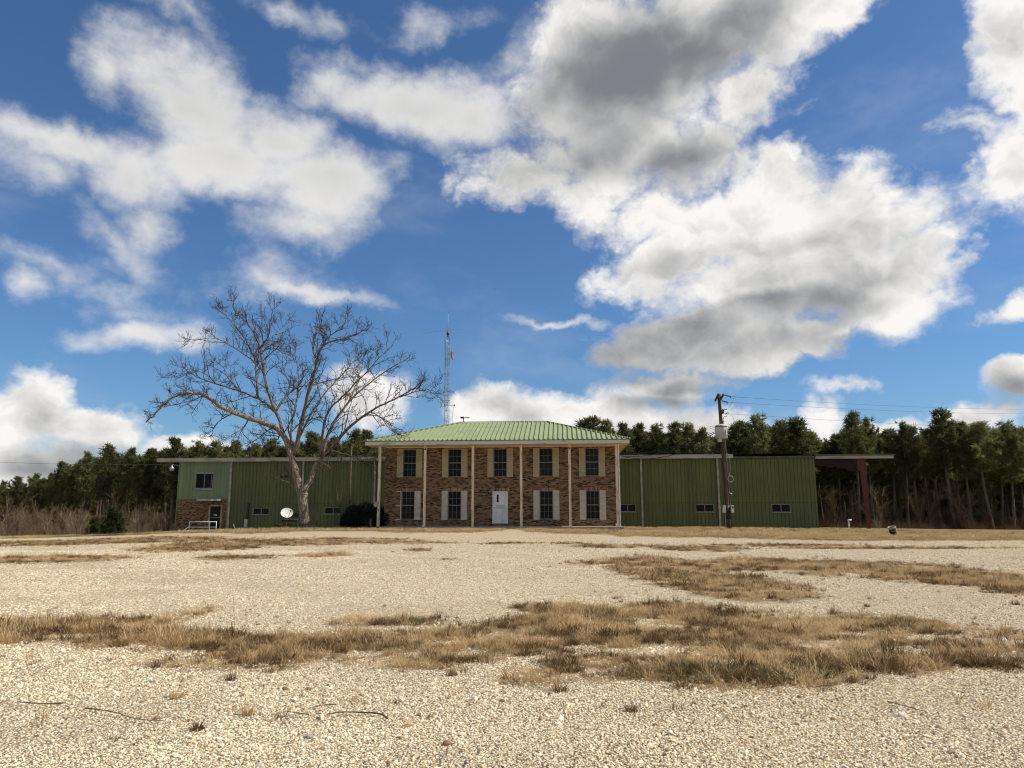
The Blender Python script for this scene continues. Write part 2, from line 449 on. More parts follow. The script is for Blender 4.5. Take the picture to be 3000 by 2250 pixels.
DISHW = worn('dish_white', (0.74, 0.72, 0.66), (0.64, 0.62, 0.56), 2.0, 0.5)
DISHG = worn('dish_grey_shaded', (0.26, 0.26, 0.24), (0.2, 0.2, 0.18), 2.0, 0.6)  # dull grey, darkened in the colour for the shade at the porch column
REDST = worn('red_oxide_steel', (0.105, 0.024, 0.012), (0.075, 0.019, 0.010), 1.5, 0.6, 0.3)
RED_SHADE = worn('shaded_red_steel', (0.026, 0.010, 0.008), (0.016, 0.008, 0.007), 1.5, 0.7, 0.2)  # red steel with the shade under the canopy roof put into its colour
GALV = worn('galvanised', (0.36, 0.37, 0.37), (0.25, 0.26, 0.26), 3.0, 0.45, 0.5, 0.4)
POLEW = worn('creosote_wood', (0.055, 0.038, 0.026), (0.12, 0.086, 0.058), 2.0, 0.85, 0.1, 0, (6, 6, .4), bmp=0.4)
GREYW = worn('weathered_wood', (0.13, 0.11, 0.085), (0.075, 0.06, 0.048), 3.0, 0.85, 0.1, 0, (1, 4, 4), bmp=0.3)
XFMR = worn('transformer_grey', (0.50, 0.47, 0.42), (0.36, 0.33, 0.285), 2.0, 0.5, 0.3, 0, (2, 2, .6))
PVC = worn('white_pipe', (0.74, 0.73, 0.70), (0.6, 0.58, 0.54), 4.0, 0.5)
CLUTTER = worn('bare_stick', (0.14, 0.10, 0.065), (0.07, 0.05, 0.035), 8.0, 0.9, 0.1)
STONE = mat('limestone_gravel', m_stone)
GROUND = mat('gravel_ground', m_ground)
PINE = mat('pine_needles', m_leaf((0.085, 0.090, 0.034), (0.19, 0.19, 0.072), 0.5))
PINE_B = mat('pine_bark', m_bark((0.10, 0.072, 0.052), (0.19, 0.145, 0.11), 5.0))
SAPL = mat('young_pine_needles', m_leaf((0.035, 0.05, 0.013), (0.085, 0.10, 0.025), 0.3))
SHRUB = mat('evergreen_leaves', m_leaf((0.010, 0.014, 0.008), (0.018, 0.023, 0.011), 0.1))
PECAN_B = mat('pecan_bark', m_bark((0.19, 0.14, 0.10), (0.42, 0.33, 0.245), 7.0))
TWIG = worn('pecan_twig', (0.055, 0.043, 0.033), (0.105, 0.083, 0.064), 3.0, 0.9, 0.1)
LIMB_B = mat('pecan_limb_bark', m_bark((0.12, 0.09, 0.066), (0.27, 0.21, 0.16), 7.0))
BRUSH = worn('bare_brush', (0.115, 0.081, 0.050), (0.19, 0.138, 0.090), 2.0, 0.9, 0.1)
BRUSH_SHADE = worn('shaded_brush', (0.062, 0.040, 0.026), (0.11, 0.073, 0.047), 2.0, 0.9, 0.1)  # brush brown darkened in the colour for the shade of the right woods
PALEBR = worn('pale_bare_twigs', (0.27, 0.205, 0.14), (0.19, 0.14, 0.095), 2.0, 0.9, 0.1)
GRASS = mat('dead_grass', m_grass([(0.0, (0.10, 0.062, 0.03)), (0.25, (0.31, 0.205, 0.10)), (0.5, (0.52, 0.37, 0.195)), (0.8, (0.67, 0.50, 0.285)), (1.0, (0.76, 0.61, 0.39))]))
LAWN = mat('dry_lawn', m_grass([(0.0, (0.26, 0.18, 0.085)), (0.35, (0.46, 0.335, 0.165)), (0.7, (0.60, 0.45, 0.24)), (1.0, (0.46, 0.39, 0.17))]))
STRAW = mat('pale_straw', m_grass([(0.0, (0.42, 0.32, 0.19)), (0.5, (0.58, 0.46, 0.29)), (1.0, (0.70, 0.58, 0.40))]))
GREENG = mat('green_weed', m_grass([(0.0, (0.055, 0.056, 0.022)), (0.5, (0.125, 0.122, 0.048)), (1.0, (0.25, 0.22, 0.10))]))
DARKG = mat('dark_clump_grass', m_grass([(0.0, (0.05, 0.03, 0.015)), (0.5, (0.15, 0.09, 0.04)), (1.0, (0.30, 0.2, 0.1))]))


# ------------------------------------------------------------------ mesh builder
class MB:
    def __init__(s):
        s.v, s.f = [], []
        s.smooth = False

    def add(s, vs, fs):
        b = len(s.v)
        s.v.extend([tuple(p) for p in vs])
        s.f.extend([tuple(i + b for i in f) for f in fs])

    def box(s, x0, x1, y0, y1, z0, z1):
        s.add([(x0, y0, z0), (x1, y0, z0), (x1, y1, z0), (x0, y1, z0), (x0, y0, z1), (x1, y0, z1), (x1, y1, z1), (x0, y1, z1)],
              [(0, 3, 2, 1), (4, 5, 6, 7), (0, 1, 5, 4), (1, 2, 6, 5), (2, 3, 7, 6), (3, 0, 4, 7)])

    def bar(s, a, b, w, h):                       # rectangular bar from a to b
        a, b = Vector(a), Vector(b)
        d = (b - a).normalized()
        up = Vector((0, 0, 1)) if abs(d.z) < 0.95 else Vector((0, 1, 0))
        x = d.cross(up).normalized() * (w / 2)
        y = x.cross(d).normalized() * (h / 2)
        vs = [a - x - y, a + x - y, a + x + y, a - x + y, b - x - y, b + x - y, b + x + y, b - x + y]
        s.add(vs, [(0, 1, 2, 3), (7, 6, 5, 4), (0, 4, 5, 1), (1, 5, 6, 2), (2, 6, 7, 3), (3, 7, 4, 0)])

    def prism(s, poly, y0, y1):                   # polygon in (x, z) pulled along y
        n = len(poly)
        s.add([(x, y0, z) for x, z in poly] + [(x, y1, z) for x, z in poly],
              [tuple(range(n)), tuple(range(2 * n - 1, n - 1, -1))] + [(i + n, (i + 1) % n + n, (i + 1) % n, i) for i in range(n)])

    def tube(s, pts, rads, n=8, cap=True):
        pts = [Vector(p) for p in pts]
        if not hasattr(rads, '__len__'):
            rads = [rads] * len(pts)
        b = len(s.v)
        m = len(pts)
        ref = None
        for i, p in enumerate(pts):
            d = (pts[min(i + 1, m - 1)] - pts[max(i - 1, 0)])
            d = d.normalized() if d.length > 1e-9 else Vector((0, 0, 1))
            if ref is None:
                ref = Vector((0, 0, 1)) if abs(d.z) < 0.8 else Vector((1, 0, 0))
            x = d.cross(ref).normalized()
            y = d.cross(x)
            ref = x.cross(d) if x.cross(d).length > 1e-6 else ref
            ref = -y
            for k in range(n):
                a = 2 * math.pi * k / n
                q = p + (x * math.cos(a) + y * math.sin(a)) * rads[i]
                s.v.append((q.x, q.y, q.z))
        for i in range(m - 1):
            for k in range(n):
                k2 = (k + 1) % n
                s.f.append((b + i * n + k, b + i * n + k2, b + (i + 1) * n + k2, b + (i + 1) * n + k))
        if cap:
            s.f.append(tuple(b + k for k in range(n - 1, -1, -1)))
            s.f.append(tuple(b + (m - 1) * n + k for k in range(n)))

    def lathe(s, prof, n=24, M=None):             # profile of (r, z)
        b = len(s.v)
        M = M or Matrix.Identity(4)
        for r, z in prof:
            for k in range(n):
                a = 2 * math.pi * k / n
                s.v.append(tuple(M @ Vector((r * math.cos(a), r * math.sin(a), z))))
        for i in range(len(prof) - 1):
            for k in range(n):
                k2 = (k + 1) % n
                s.f.append((b + i * n + k, b + i * n + k2, b + (i + 1) * n + k2, b + (i + 1) * n + k))


def link_mesh(name, mb, m, parent=None, off=(0, 0, 0), smooth=False):
    me = bpy.data.meshes.new(name)
    ox, oy, oz = off
    me.from_pydata([(x - ox, y - oy, z - oz) for x, y, z in mb.v], [], mb.f)
    me.materials.append(m)
    if smooth or mb.smooth:
        me.polygons.foreach_set('use_smooth', [True] * len(me.polygons))
    me.update()
    o = bpy.data.objects.new(name, me)
    COL.objects.link(o)
    if parent is not None:
        o.parent = parent
    return o


def tag(o, label=None, cat=None, group=None, kind=None):
    for k, v in (('label', label), ('category', cat), ('group', group), ('kind', kind)):
        if v:
            o[k] = v
    return o


class Thing:
    """Empty at the base of a thing; coordinates given to part() are those of the frame the thing stands in."""
    def __init__(s, name, label, cat, base, frame='world', group=None):
        e = bpy.data.objects.new(name, None)
        COL.objects.link(e)
        s.e, s.off = e, Vector(base)
        if frame == 'building':
            e.location = UH * base[0] + VH * base[1] + Vector((0, 0, base[2]))
            e.rotation_euler = (0, 0, -YAW)
        else:
            e.location = base
        e.empty_display_size = 0.3
        tag(e, label, cat, group)

    def part(s, name, mb, m, parent=None, smooth=False, label=None):
        o = link_mesh(name, mb, m, parent or s.e, s.off, smooth)
        if label:
            o['label'] = label
        return o


def box(*a):
    mb = MB()
    mb.box(*a)
    return mb


def tube(pts, r, n=8):
    mb = MB()
    mb.tube(pts, r, n)
    mb.smooth = True
    return mb


def single(name, mb, m, label, cat, base, group=None, smooth=False):
    o = link_mesh(name, mb, m, None, base, smooth)
    o.location = base
    return tag(o, label, cat, group)


def copy_thing(root, loc, rotz=0.0, scale=1.0, label=None, group=None, cat=None):
    r = root.copy()
    COL.objects.link(r)
    r.location = loc
    r.rotation_euler = (0, 0, rotz)
    r.scale = (scale,) * 3 if not hasattr(scale, '__len__') else scale
    if label:
        r['label'] = label
    if group:
        r['group'] = group
    if cat:
        r['category'] = cat
    for ch in list(root.children):
        c = ch.copy()
        COL.objects.link(c)
        c.parent = r
    return r


# ------------------------------------------------------------------ terrain
rs = np.random.RandomState(7)
_PERM = rs.rand(64, 64)


def vnoise(x, y):
    x, y = np.asarray(x, float), np.asarray(y, float)
    xi, yi = np.floor(x).astype(int), np.floor(y).astype(int)
    fx, fy = x - xi, y - yi
    fx, fy = fx * fx * (3 - 2 * fx), fy * fy * (3 - 2 * fy)
    g = lambda a, b: _PERM[a % 64, b % 64]
    return (g(xi, yi) * (1 - fx) + g(xi + 1, yi) * fx) * (1 - fy) + (g(xi, yi + 1) * (1 - fx) + g(xi + 1, yi + 1) * fx) * fy


def fbm(x, y, o=4):
    s, a, t = 0, 1.0, 0
    for k in range(o):
        s = s + a * vnoise(np.asarray(x) * 2 ** k + 17 * k, np.asarray(y) * 2 ** k + 5 * k)
        t += a
        a *= 0.55
    return s / t


def smooth01(t):
    t = np.clip(t, 0, 1)
    return t * t * (3 - 2 * t)


CTRL = []
for xx in range(-14, 16, 3):
    CTRL.append((xx, 45.6 - xx * 0.07, 0.30 - 0.006 * (xx + 8)))
    CTRL.append((xx, 54.0, 0.2))
for (px, py, Y) in [(2135, 1549, 52), (2400, 1549, 60), (2250, 1549, 60), (1950, 1548, 61), (2620, 1552, 62), (2900, 1557, 84), (2500, 1554, 80), (2700, 1566, 50), (2950, 1560, 60),
                    (513, 1567, 64), (600, 1562, 63), (720, 1556, 62), (800, 1556, 56), (885, 1557, 50), (1000, 1555, 50), (300, 1573, 75), (0, 1575, 80), (150, 1577, 60), (420, 1573, 58), (600, 1566, 55), (950, 1556, 60)]:
    p = at(px, py, Y)
    CTRL.append((p.x, p.y, p.z))
for xx in (-160, -90, -40, 0, 40, 90, 160):
    CTRL.append((xx, 130, -2.4 + 0.006 * xx))
    CTRL.append((xx, 240, -3.0))
CTRL = np.array(CTRL)
LAWN_EDGE = []
for px, py in [(-600, 1563), (0, 1563), (350, 1566), (520, 1574), (700, 1577), (900, 1574), (1060, 1573), (1300, 1575), (1500, 1571), (1800, 1577), (2200, 1582), (2500, 1588), (3000, 1586), (3600, 1586)]:
    p = onground(px, py)
    LAWN_EDGE.append((p.x, p.y))
LAWN_EDGE = np.array(LAWN_EDGE)


def lawn_edge(x):
    return np.interp(x, LAWN_EDGE[:, 0], LAWN_EDGE[:, 1])


def ground_h(x, y):
    x, y = np.atleast_1d(np.asarray(x, float)), np.atleast_1d(np.asarray(y, float))
    num, den = np.zeros_like(x), np.zeros_like(x)
    for cx, cy, cz in CTRL:
        w = 1.0 / ((x - cx) ** 2 + (y - cy) ** 2 + 4.0) ** 1.7
        num += w * cz
        den += w
    h = num / den * smooth01((y - 37) / 8.0)
    h = np.where(y > 300, h * 1.0, h)
    h = h + (fbm(x * 0.25 + 40, y * 0.25, 3) - 0.5) * 0.07 * smooth01((y - 3) / 4)
    e = lawn_edge(x) + (fbm(x * 0.8, y * 0.3, 2) - .5) * 1.2
    h = h + 0.10 * smooth01((y - e) / 0.7) * (1 - smooth01((y - e - 2.0) / 6))
    return h


def gz(x, y):
    return float(ground_h(x, y)[0])


# patches of dead grass: boxes in the photo turned into ellipses on the ground (x, y, rx, ry, density)
PATCH_PX = [(180, 1838, 330, 36, .9), (560, 1800, 70, 26, .5), (520, 1880, 230, 40, .7), (800, 1895, 270, 45, .95), (1040, 1900, 320, 62, 1.0), (1280, 1905, 280, 75, .9), (1130, 1820, 200, 22, .55),
            (1640, 1790, 170, 28, .85), (1760, 1860, 330, 85, .95), (2000, 1845, 350, 90, 1.0), (1820, 1955, 330, 50, .85), (2120, 1965, 370, 60, .85), (2350, 1845, 300, 60, .9), (2580, 1825, 190, 38, .9),
            (2500, 1925, 370, 60, .85), (2820, 1920, 260, 55, .7), (1960, 1685, 190, 60, 1.0), (2150, 1722, 210, 45, 1.0), (2110, 1660, 210, 22, .7), (2260, 1655, 140, 28, .8), (2500, 1668, 350, 30, .95), (2760, 1692, 260, 26, .95), (2930, 1725, 170, 28, .9),
            (2050, 1608, 150, 10, .9), (2620, 1606, 420, 4, .7), (1800, 1600, 170, 6, .6), (1560, 1592, 220, 4, .5), (2300, 1598, 260, 5, .7), (150, 1640, 250, 14, .8), (650, 1600, 200, 20, .9), (700, 1634, 150, 9, .7), (950, 1626, 90, 8, .7),
            (100, 1592, 300, 9, .8), (430, 1585, 260, 8, .8), (900, 1592, 200, 7, .7), (1230, 1612, 45, 5, .8), (1200, 1590, 160, 4, .7), (1000, 1584, 260, 4, .7), (2900, 1860, 220, 25, .4), (1300, 1640, 60, 5, .3), (1750, 1650, 130, 12, .35), (200, 1940, 200, 20, .25), (2950, 1720, 120, 30, .5), (0, 1870, 50, 45, .8)]
PATCH_PX += [(1420, 1905, 190, 58, .9), (90, 1852, 260, 42, .9), (420, 1868, 210, 34, .8), (2300, 1985, 220, 34, .6), (1600, 1985, 170, 36, .55), (700, 1945, 300, 26, .5), (1500, 1845, 150, 30, .6)]
PATCH = []
for px, py, rx, ry, dn in PATCH_PX:
    c = onground(px, py)
    a = onground(px, py - ry)
    b2 = onground(px, py + ry)
    ymid = (a.y + b2.y) / 2
    PATCH.append((c.x * ymid / c.y, ymid, rx / F_PX * ymid, max((a.y - b2.y) / 2, 0.12), dn))
PATCH = np.array(PATCH)


def thatch(x, y):
    x, y = np.asarray(x, float), np.asarray(y, float)
    m = np.zeros_like(x)
    for cx, cy, rx, ry, dn in PATCH:
        q = ((x - cx) / rx) ** 2 + ((y - cy) / ry) ** 2
        m = np.maximum(m, dn * np.clip(1.1 * (1.25 - q), 0, 1))
    sc = np.clip(6.0 / np.maximum(y, 3), 0.2, 1.2)
    m = m * np.clip(3.8 * (fbm(x * 1.1, y * 1.6, 4) - .19), 0, 1.25)
    m = m * np.clip(0.40 + 1.25 * fbm(x * 3.3, y * 3.3, 3), 0, 1.2)
    lawn = smooth01((y - lawn_edge(x) - (fbm(x * 0.8, y * 0.3, 2) - .5) * 1.2) / 0.7)
    path = np.exp(-((x - 0.0) / 0.9) ** 2) * (y < 46)
    return np.clip(np.maximum(m, lawn * (1 - path * .8)), 0, 1)


def build_ground():
    def axis(segs):
        out = []
        for a, b, n in segs:
            out += list(np.linspace(a, b, n, endpoint=False))
        return np.array(out + [segs[-1][1]])
    xs = axis([(-2500, -400, 6), (-400, -90, 16), (-90, -34, 34), (-34, 34, 240), (34, 90, 34), (90, 400, 16), (400, 2500, 6)])
    ys = axis([(-60, 2, 12), (2, 14, 90), (14, 50, 170), (50, 90, 50), (90, 300, 30), (300, 4000, 12)])
    X, Y = np.meshgrid(xs, ys)
    H = ground_h(X.ravel(), Y.ravel())
    T = thatch(X.ravel(), Y.ravel())
    nx, ny = len(xs), len(ys)
    co = np.stack([X.ravel(), Y.ravel(), H], 1).astype(np.float32)
    i = np.arange(nx * ny).reshape(ny, nx)
    q = np.stack([i[:-1, :-1], i[:-1, 1:], i[1:, 1:], i[1:, :-1]], -1).reshape(-1, 4)
    me = bpy.data.meshes.new('ground')
    me.from_pydata(co.tolist(), [], q.tolist())
    a = me.attributes.new('thatch', 'FLOAT', 'POINT')
    a.data.foreach_set('value', T.astype(np.float32))
    me.polygons.foreach_set('use_smooth', [True] * len(me.polygons))
    me.materials.append(GROUND)
    o = bpy.data.objects.new('ground', me)
    COL.objects.link(o)
    tag(o, kind='structure')


build_ground()


# ------------------------------------------------------------------ scattered stuff (geometry nodes)
def scatter(name, pos, rot, scl, idx, sources, m, kind='stuff'):
    me = bpy.data.meshes.new(name)
    n = len(pos)
    me.vertices.add(n)
    me.vertices.foreach_set('co', np.asarray(pos, np.float32).ravel())
    for nm, typ, key, arr in (('rot', 'FLOAT_VECTOR', 'vector', rot), ('scl', 'FLOAT_VECTOR', 'vector', scl), ('idx', 'INT', 'value', idx)):
        a = me.attributes.new(nm, typ, 'POINT')
        a.data.foreach_set(key, np.asarray(arr, np.int32 if typ == 'INT' else np.float32).ravel())
    o = bpy.data.objects.new(name, me)
    COL.objects.link(o)
    me.materials.append(m)
    tag(o, kind=kind)
    t = bpy.data.node_groups.new(name + '_scatter', 'GeometryNodeTree')
    t.interface.new_socket('Geometry', in_out='INPUT', socket_type='NodeSocketGeometry')
    t.interface.new_socket('Geometry', in_out='OUTPUT', socket_type='NodeSocketGeometry')
    nd, lk = t.nodes, t.links
    gi, go = nd.new('NodeGroupInput'), nd.new('NodeGroupOutput')
    inst = nd.new('GeometryNodeInstanceOnPoints')
    g2i = nd.new('GeometryNodeGeometryToInstance')
    for s in reversed(sources):
        oi = nd.new('GeometryNodeObjectInfo')
        oi.transform_space = 'ORIGINAL'
        oi.inputs['Object'].default_value = s
        lk.new(oi.outputs['Geometry'], g2i.inputs[0])

    def na(nm, typ):
        x = nd.new('GeometryNodeInputNamedAttribute')
        x.data_type = typ
        x.inputs['Name'].default_value = nm
        return x.outputs['Attribute']
    e2r = nd.new('FunctionNodeEulerToRotation')
    lk.new(na('rot', 'FLOAT_VECTOR'), e2r.inputs[0])
    lk.new(gi.outputs[0], inst.inputs['Points'])
    lk.new(g2i.outputs[0], inst.inputs['Instance'])
    inst.inputs['Pick Instance'].default_value = True
    lk.new(na('idx', 'INT'), inst.inputs['Instance Index'])
    lk.new(e2r.outputs[0], inst.inputs['Rotation'])
    lk.new(na('scl', 'FLOAT_VECTOR'), inst.inputs['Scale'])
    lk.new(inst.outputs[0], go.inputs[0])
    o.modifiers.new('scatter', 'NODES').node_group = t
    return o


def source(name, mb, m, smooth=False):
    me = bpy.data.meshes.new(name)
    me.from_pydata(mb.v, [], mb.f)
    me.materials.append(m)
    if smooth:
        me.polygons.foreach_set('use_smooth', [True] * len(me.polygons))
    return bpy.data.objects.new(name, me)


def stone_mb(seed, sub=1):
    import bmesh
    r = random.Random(seed)
    bm = bmesh.new()
    bmesh.ops.create_icosphere(bm, subdivisions=sub, radius=1.0)
    cuts = [(Vector((r.gauss(0, 1), r.gauss(0, 1), r.gauss(0, 1))).normalized(), r.uniform(0.5, 0.8)) for _ in range(7)]
    for v in bm.verts:
        p = v.co.copy()
        for nrm, dd in cuts:
            k = p.dot(nrm)
            if k > dd:
                p -= nrm * (k - dd)
        p *= r.uniform(0.88, 1.1)
        v.co = Vector((p.x * 1.1, p.y * 0.9, p.z * 0.75))
    mb = MB()
    bm.verts.ensure_lookup_table()
    mb.v = [tuple(v.co) for v in bm.verts]
    mb.f = [tuple(v.index for v in f.verts) for f in bm.faces]
    bm.free()
    return mb


def blade(mb, base, az, lean, h, w, curl, r, segs=3):
    d = Vector((math.cos(az), math.sin(az), 0))
    side = Vector((-d.y, d.x, 0)) * w
    p = Vector(base)
    ang = lean
    b = len(mb.v)
    for i in range(segs + 1):
        k = 1 - i / segs
        if i < segs:
            mb.v.append(tuple(p - side * (0.35 + 0.65 * k) * .5))
            mb.v.append(tuple(p + side * (0.35 + 0.65 * k) * .5))
        else:
            mb.v.append(tuple(p))
        p = p + (d * math.sin(ang) + Vector((0, 0, 1)) * math.cos(ang)) * (h / segs)
        ang = min(ang + curl, 2.2)
    for i in range(segs - 1):
        mb.f.append((b + 2 * i, b + 2 * i + 1, b + 2 * i + 3, b + 2 * i + 2))
    e = b + 2 * (segs - 1)
    mb.f.append((e, e + 1, b + 2 * segs))


def tuft_mb(seed, n=40, rad=0.09, h=(0.06, 0.2), lean=(0.1, 1.1), w=0.005, curl=(0.1, 0.6)):
    r = random.Random(seed)
    mb = MB()
    for _ in range(n):
        a = r.uniform(0, 6.28)
        q = rad * math.sqrt(r.random())
        blade(mb, (q * math.cos(a), q * math.sin(a), -0.01), a + r.gauss(0, 0.9), r.uniform(*lean), r.uniform(*h), w * r.uniform(0.7, 1.4), r.uniform(*curl), r)
    return mb


def build_gravel():
    src = [source('gravel_stone_shape', stone_mb(i, 1), STONE) for i in range(8)]
    P, S = [], []
    for y0, y1, dens, smin, smax in ((2.6, 6.0, 3000, .006, .0125), (6.0, 10, 1500, .0075, .015), (10, 17, 560, .009, .018), (17, 30, 270, .012, .022), (30, 41, 60, .015, .027)):
        area_n = int(dens * (0.78 * 2) * (y1 * y1 - y0 * y0) / 2)
        yy = np.sqrt(rs.uniform(y0 * y0, y1 * y1, area_n))
        xx = rs.uniform(-0.78, 0.78, area_n) * yy
        th = thatch(xx, yy)
        keep = rs.rand(area_n) > th * 1.05
        clump = np.clip(2.6 * (fbm(xx * 0.55 + 9, yy * 0.8, 4) - .22), .22, 1.2)
        keep &= rs.rand(area_n) < clump
        xx, yy = xx[keep], yy[keep]
        n = len(xx)
        s = smin + (smax - smin) * rs.rand(n) ** 2.0
        big = rs.rand(n) < 0.018
        s[big] *= rs.uniform(1.5, 2.8 if y0 < 9 else 1.7, big.sum())
        P.append(np.stack([xx, yy, ground_h(xx, yy) + s * 0.15], 1))
        S.append(s)
    P, S = np.concatenate(P), np.concatenate(S)
    n = len(S)
    rot = np.stack([rs.normal(0, .35, n), rs.normal(0, .35, n), rs.uniform(0, 6.28, n)], 1)
    scl = np.stack([S, S * rs.uniform(.75, 1.2, n), S * rs.uniform(.7, 1.1, n)], 1)
    scatter('gravel', P, rot, scl, rs.randint(0, 8, n), src, STONE)


def build_grass():
    src = [source('grass_tuft_shape', tuft_mb(50 + i, 36, 0.14, (0.06, 0.20), (0.6, 1.5), 0.0075, (0.05, 0.7)), GRASS) for i in range(5)]
    src += [source('grass_tuft_shape', tuft_mb(60 + i, 24, 0.06, (0.10, 0.27), (0.05, 0.8), 0.0065, (0.05, 0.45)), GRASS) for i in range(3)]
    src += [source('weed_tuft_shape', tuft_mb(70, 40, 0.11, (0.04, 0.13), (0.2, 1.2), 0.008, (0.1, 0.6)), GREENG)]
    src += [source('dark_tuft_shape', tuft_mb(75 + i, 50, 0.08, (0.05, 0.19), (0.1, 1.1), 0.0075, (0.1, 0.6)), DARKG) for i in range(2)]
    src += [source('straw_shape', tuft_mb(78, 7, 0.16, (0.14, 0.32), (1.0, 1.5), 0.0065, (0.0, 0.15)), STRAW)]
    xs, ys = [], []
    for cx, cy, rx, ry, dn in PATCH:
        n = int(min(rx * ry * 3.3 * (150 if cy < 16 else 80), 14000))
        xs.append(cx + rs.normal(0, .52, n) * rx)
        ys.append(cy + rs.normal(0, .52, n) * ry)
    x, y = np.concatenate(xs), np.concatenate(ys)
    t = thatch(x, y)
    ok = (rs.rand(len(x)) < np.clip((t - 0.08) * 1.35, 0, 1) ** 1.5) & (y < lawn_edge(x) + 1)
    # stray tufts over the whole gravel field and thin fringes round the patches
    n2 = 900
    yy = rs.uniform(5, 37, n2)
    xx = rs.uniform(-.75, .75, n2) * yy
    k2 = fbm(xx * .5 + 3, yy * .5, 3) > 0.52
    fx, fy = [], []
    for cx, cy, rx, ry, dn in PATCH:
        m2 = int(min(rx * ry * 3.3 * 14, 900))
        fx.append(cx + rs.normal(0, .85, m2) * rx)
        fy.append(cy + rs.normal(0, .80, m2) * ry)
    fx, fy = np.concatenate(fx), np.concatenate(fy)
    kf = (rs.rand(len(fx)) < 0.75) & (fy > 3.5) & (fy < 40) & (fbm(fx * 1.7, fy * 1.7 + 9, 3) > .40)
    xx, yy = np.concatenate([xx[k2], fx[kf]]), np.concatenate([yy[k2], fy[kf]])
    k2 = np.ones(len(xx), bool)
    x = np.concatenate([x[ok], xx[k2]])
    y = np.concatenate([y[ok], yy[k2]])
    n = len(x)
    tall = fbm(x * 0.9 + 30, y * 0.9, 3)
    s = (0.45 + 0.65 * rs.rand(n)) * (0.4 + 0.85 * tall)
    s[-int(k2.sum()):] *= 0.55
    idx = np.where(rs.rand(n) < 0.82, rs.randint(0, 5, n), rs.randint(5, 8, n))
    green = (fbm(x * 0.55 + 77, y * 0.55 + 13, 3) > 0.66) & (rs.rand(n) < 0.3)
    gc = onground(2150, 1970)
    gc2 = onground(1240, 1822)
    g2 = ((((x - gc.x) / 1.1) ** 2 + ((y - gc.y) / .45) ** 2) < 1) & (rs.rand(n) < 0.45)
    g3 = ((((x - gc2.x) / .5) ** 2 + ((y - gc2.y) / .35) ** 2) < 1) & (rs.rand(n) < 0.55)
    dk = (fbm(x * 2.2 + 11, y * 2.2 + 31, 3) > 0.53) & (rs.rand(n) < 0.6)
    idx[dk] = rs.randint(9, 11, n)[dk]
    idx[rs.rand(n) < 0.06] = 11
    idx[green | g2 | g3] = 8
    pos = np.stack([x, y, ground_h(x, y)], 1)
    rot = np.stack([rs.normal(0, .12, n), rs.normal(0, .12, n), rs.uniform(0, 6.28, n)], 1)
    scl = np.stack([s, s, s * rs.uniform(.7, 1.25, n)], 1)
    scatter('dry_grass', pos, rot, scl, idx, src, GRASS)
    # the mown strip in front of the buildings
    src = [source('lawn_tuft_shape', tuft_mb(80 + i, 40, 0.17, (0.05, 0.14), (0.1, 1.2), 0.011, (0.1, 0.5)), LAWN) for i in range(5)]
    src += [source('lawn_green_shape', tuft_mb(86, 36, 0.16, (0.05, 0.16), (0.1, 1.0), 0.011, (0.1, 0.5)), GREENG)]
    n = 60000
    x = rs.uniform(-42, 46, n)
    y = rs.uniform(36, 66, n)
    t = thatch(x, y)
    e = lawn_edge(x)
    near = np.exp(-np.maximum(y - e - 2, 0) / 14)
    p = Vector((0, 0, 0))
    uu = x * UH.x + y * UH.y
    vv = x * VH.x + y * VH.y
    inside = ((uu > -8.3 - 3.2) & (uu < 8.4) & (vv > 46.75) & (vv < 57)) | (vv > 62.2)
    ok = (y > e - .3) & (t > .35) & (rs.rand(n) < near) & ~inside
    x, y = x[ok], y[ok]
    n = len(x)
    s = 0.7 + 0.9 * rs.rand(n) * (0.4 + fbm(x * .7, y * .7, 3))
    idx = rs.randint(0, 5, n)
    gz_ = np.exp(-((x + 14) / 5.5) ** 2) * 0.75 + 0.10 * (x > 10)
    idx[rs.rand(n) < gz_ * np.clip((y - 44) / 3, 0.15, 1)] = 5
    pos = np.stack([x, y, ground_h(x, y)], 1)
    rot = np.stack([rs.normal(0, .1, n), rs.normal(0, .1, n), rs.uniform(0, 6.28, n)], 1)
    scatter('lawn_grass', pos, rot, np.stack([s, s, s * rs.uniform(.6, 1.3, n)], 1), idx, src, LAWN)


build_gravel()
build_grass()


# ------------------------------------------------------------------ brick office building
VC, VW, VE = 46.8, 48.1, 46.45                    # planes of the columns, the brick wall, the front eave


def r1(zx, zy):                                   # a close-up view of the office to photo pixels
    return 1060 + zx * 0.36166, 1200 + zy * 0.36166


def ru(zx, v, zy=640):
    return uz(*r1(zx, zy), v)[0]


def rz(zy, v, zx=1100):
    return uz(*r1(zx, zy), v)[1]


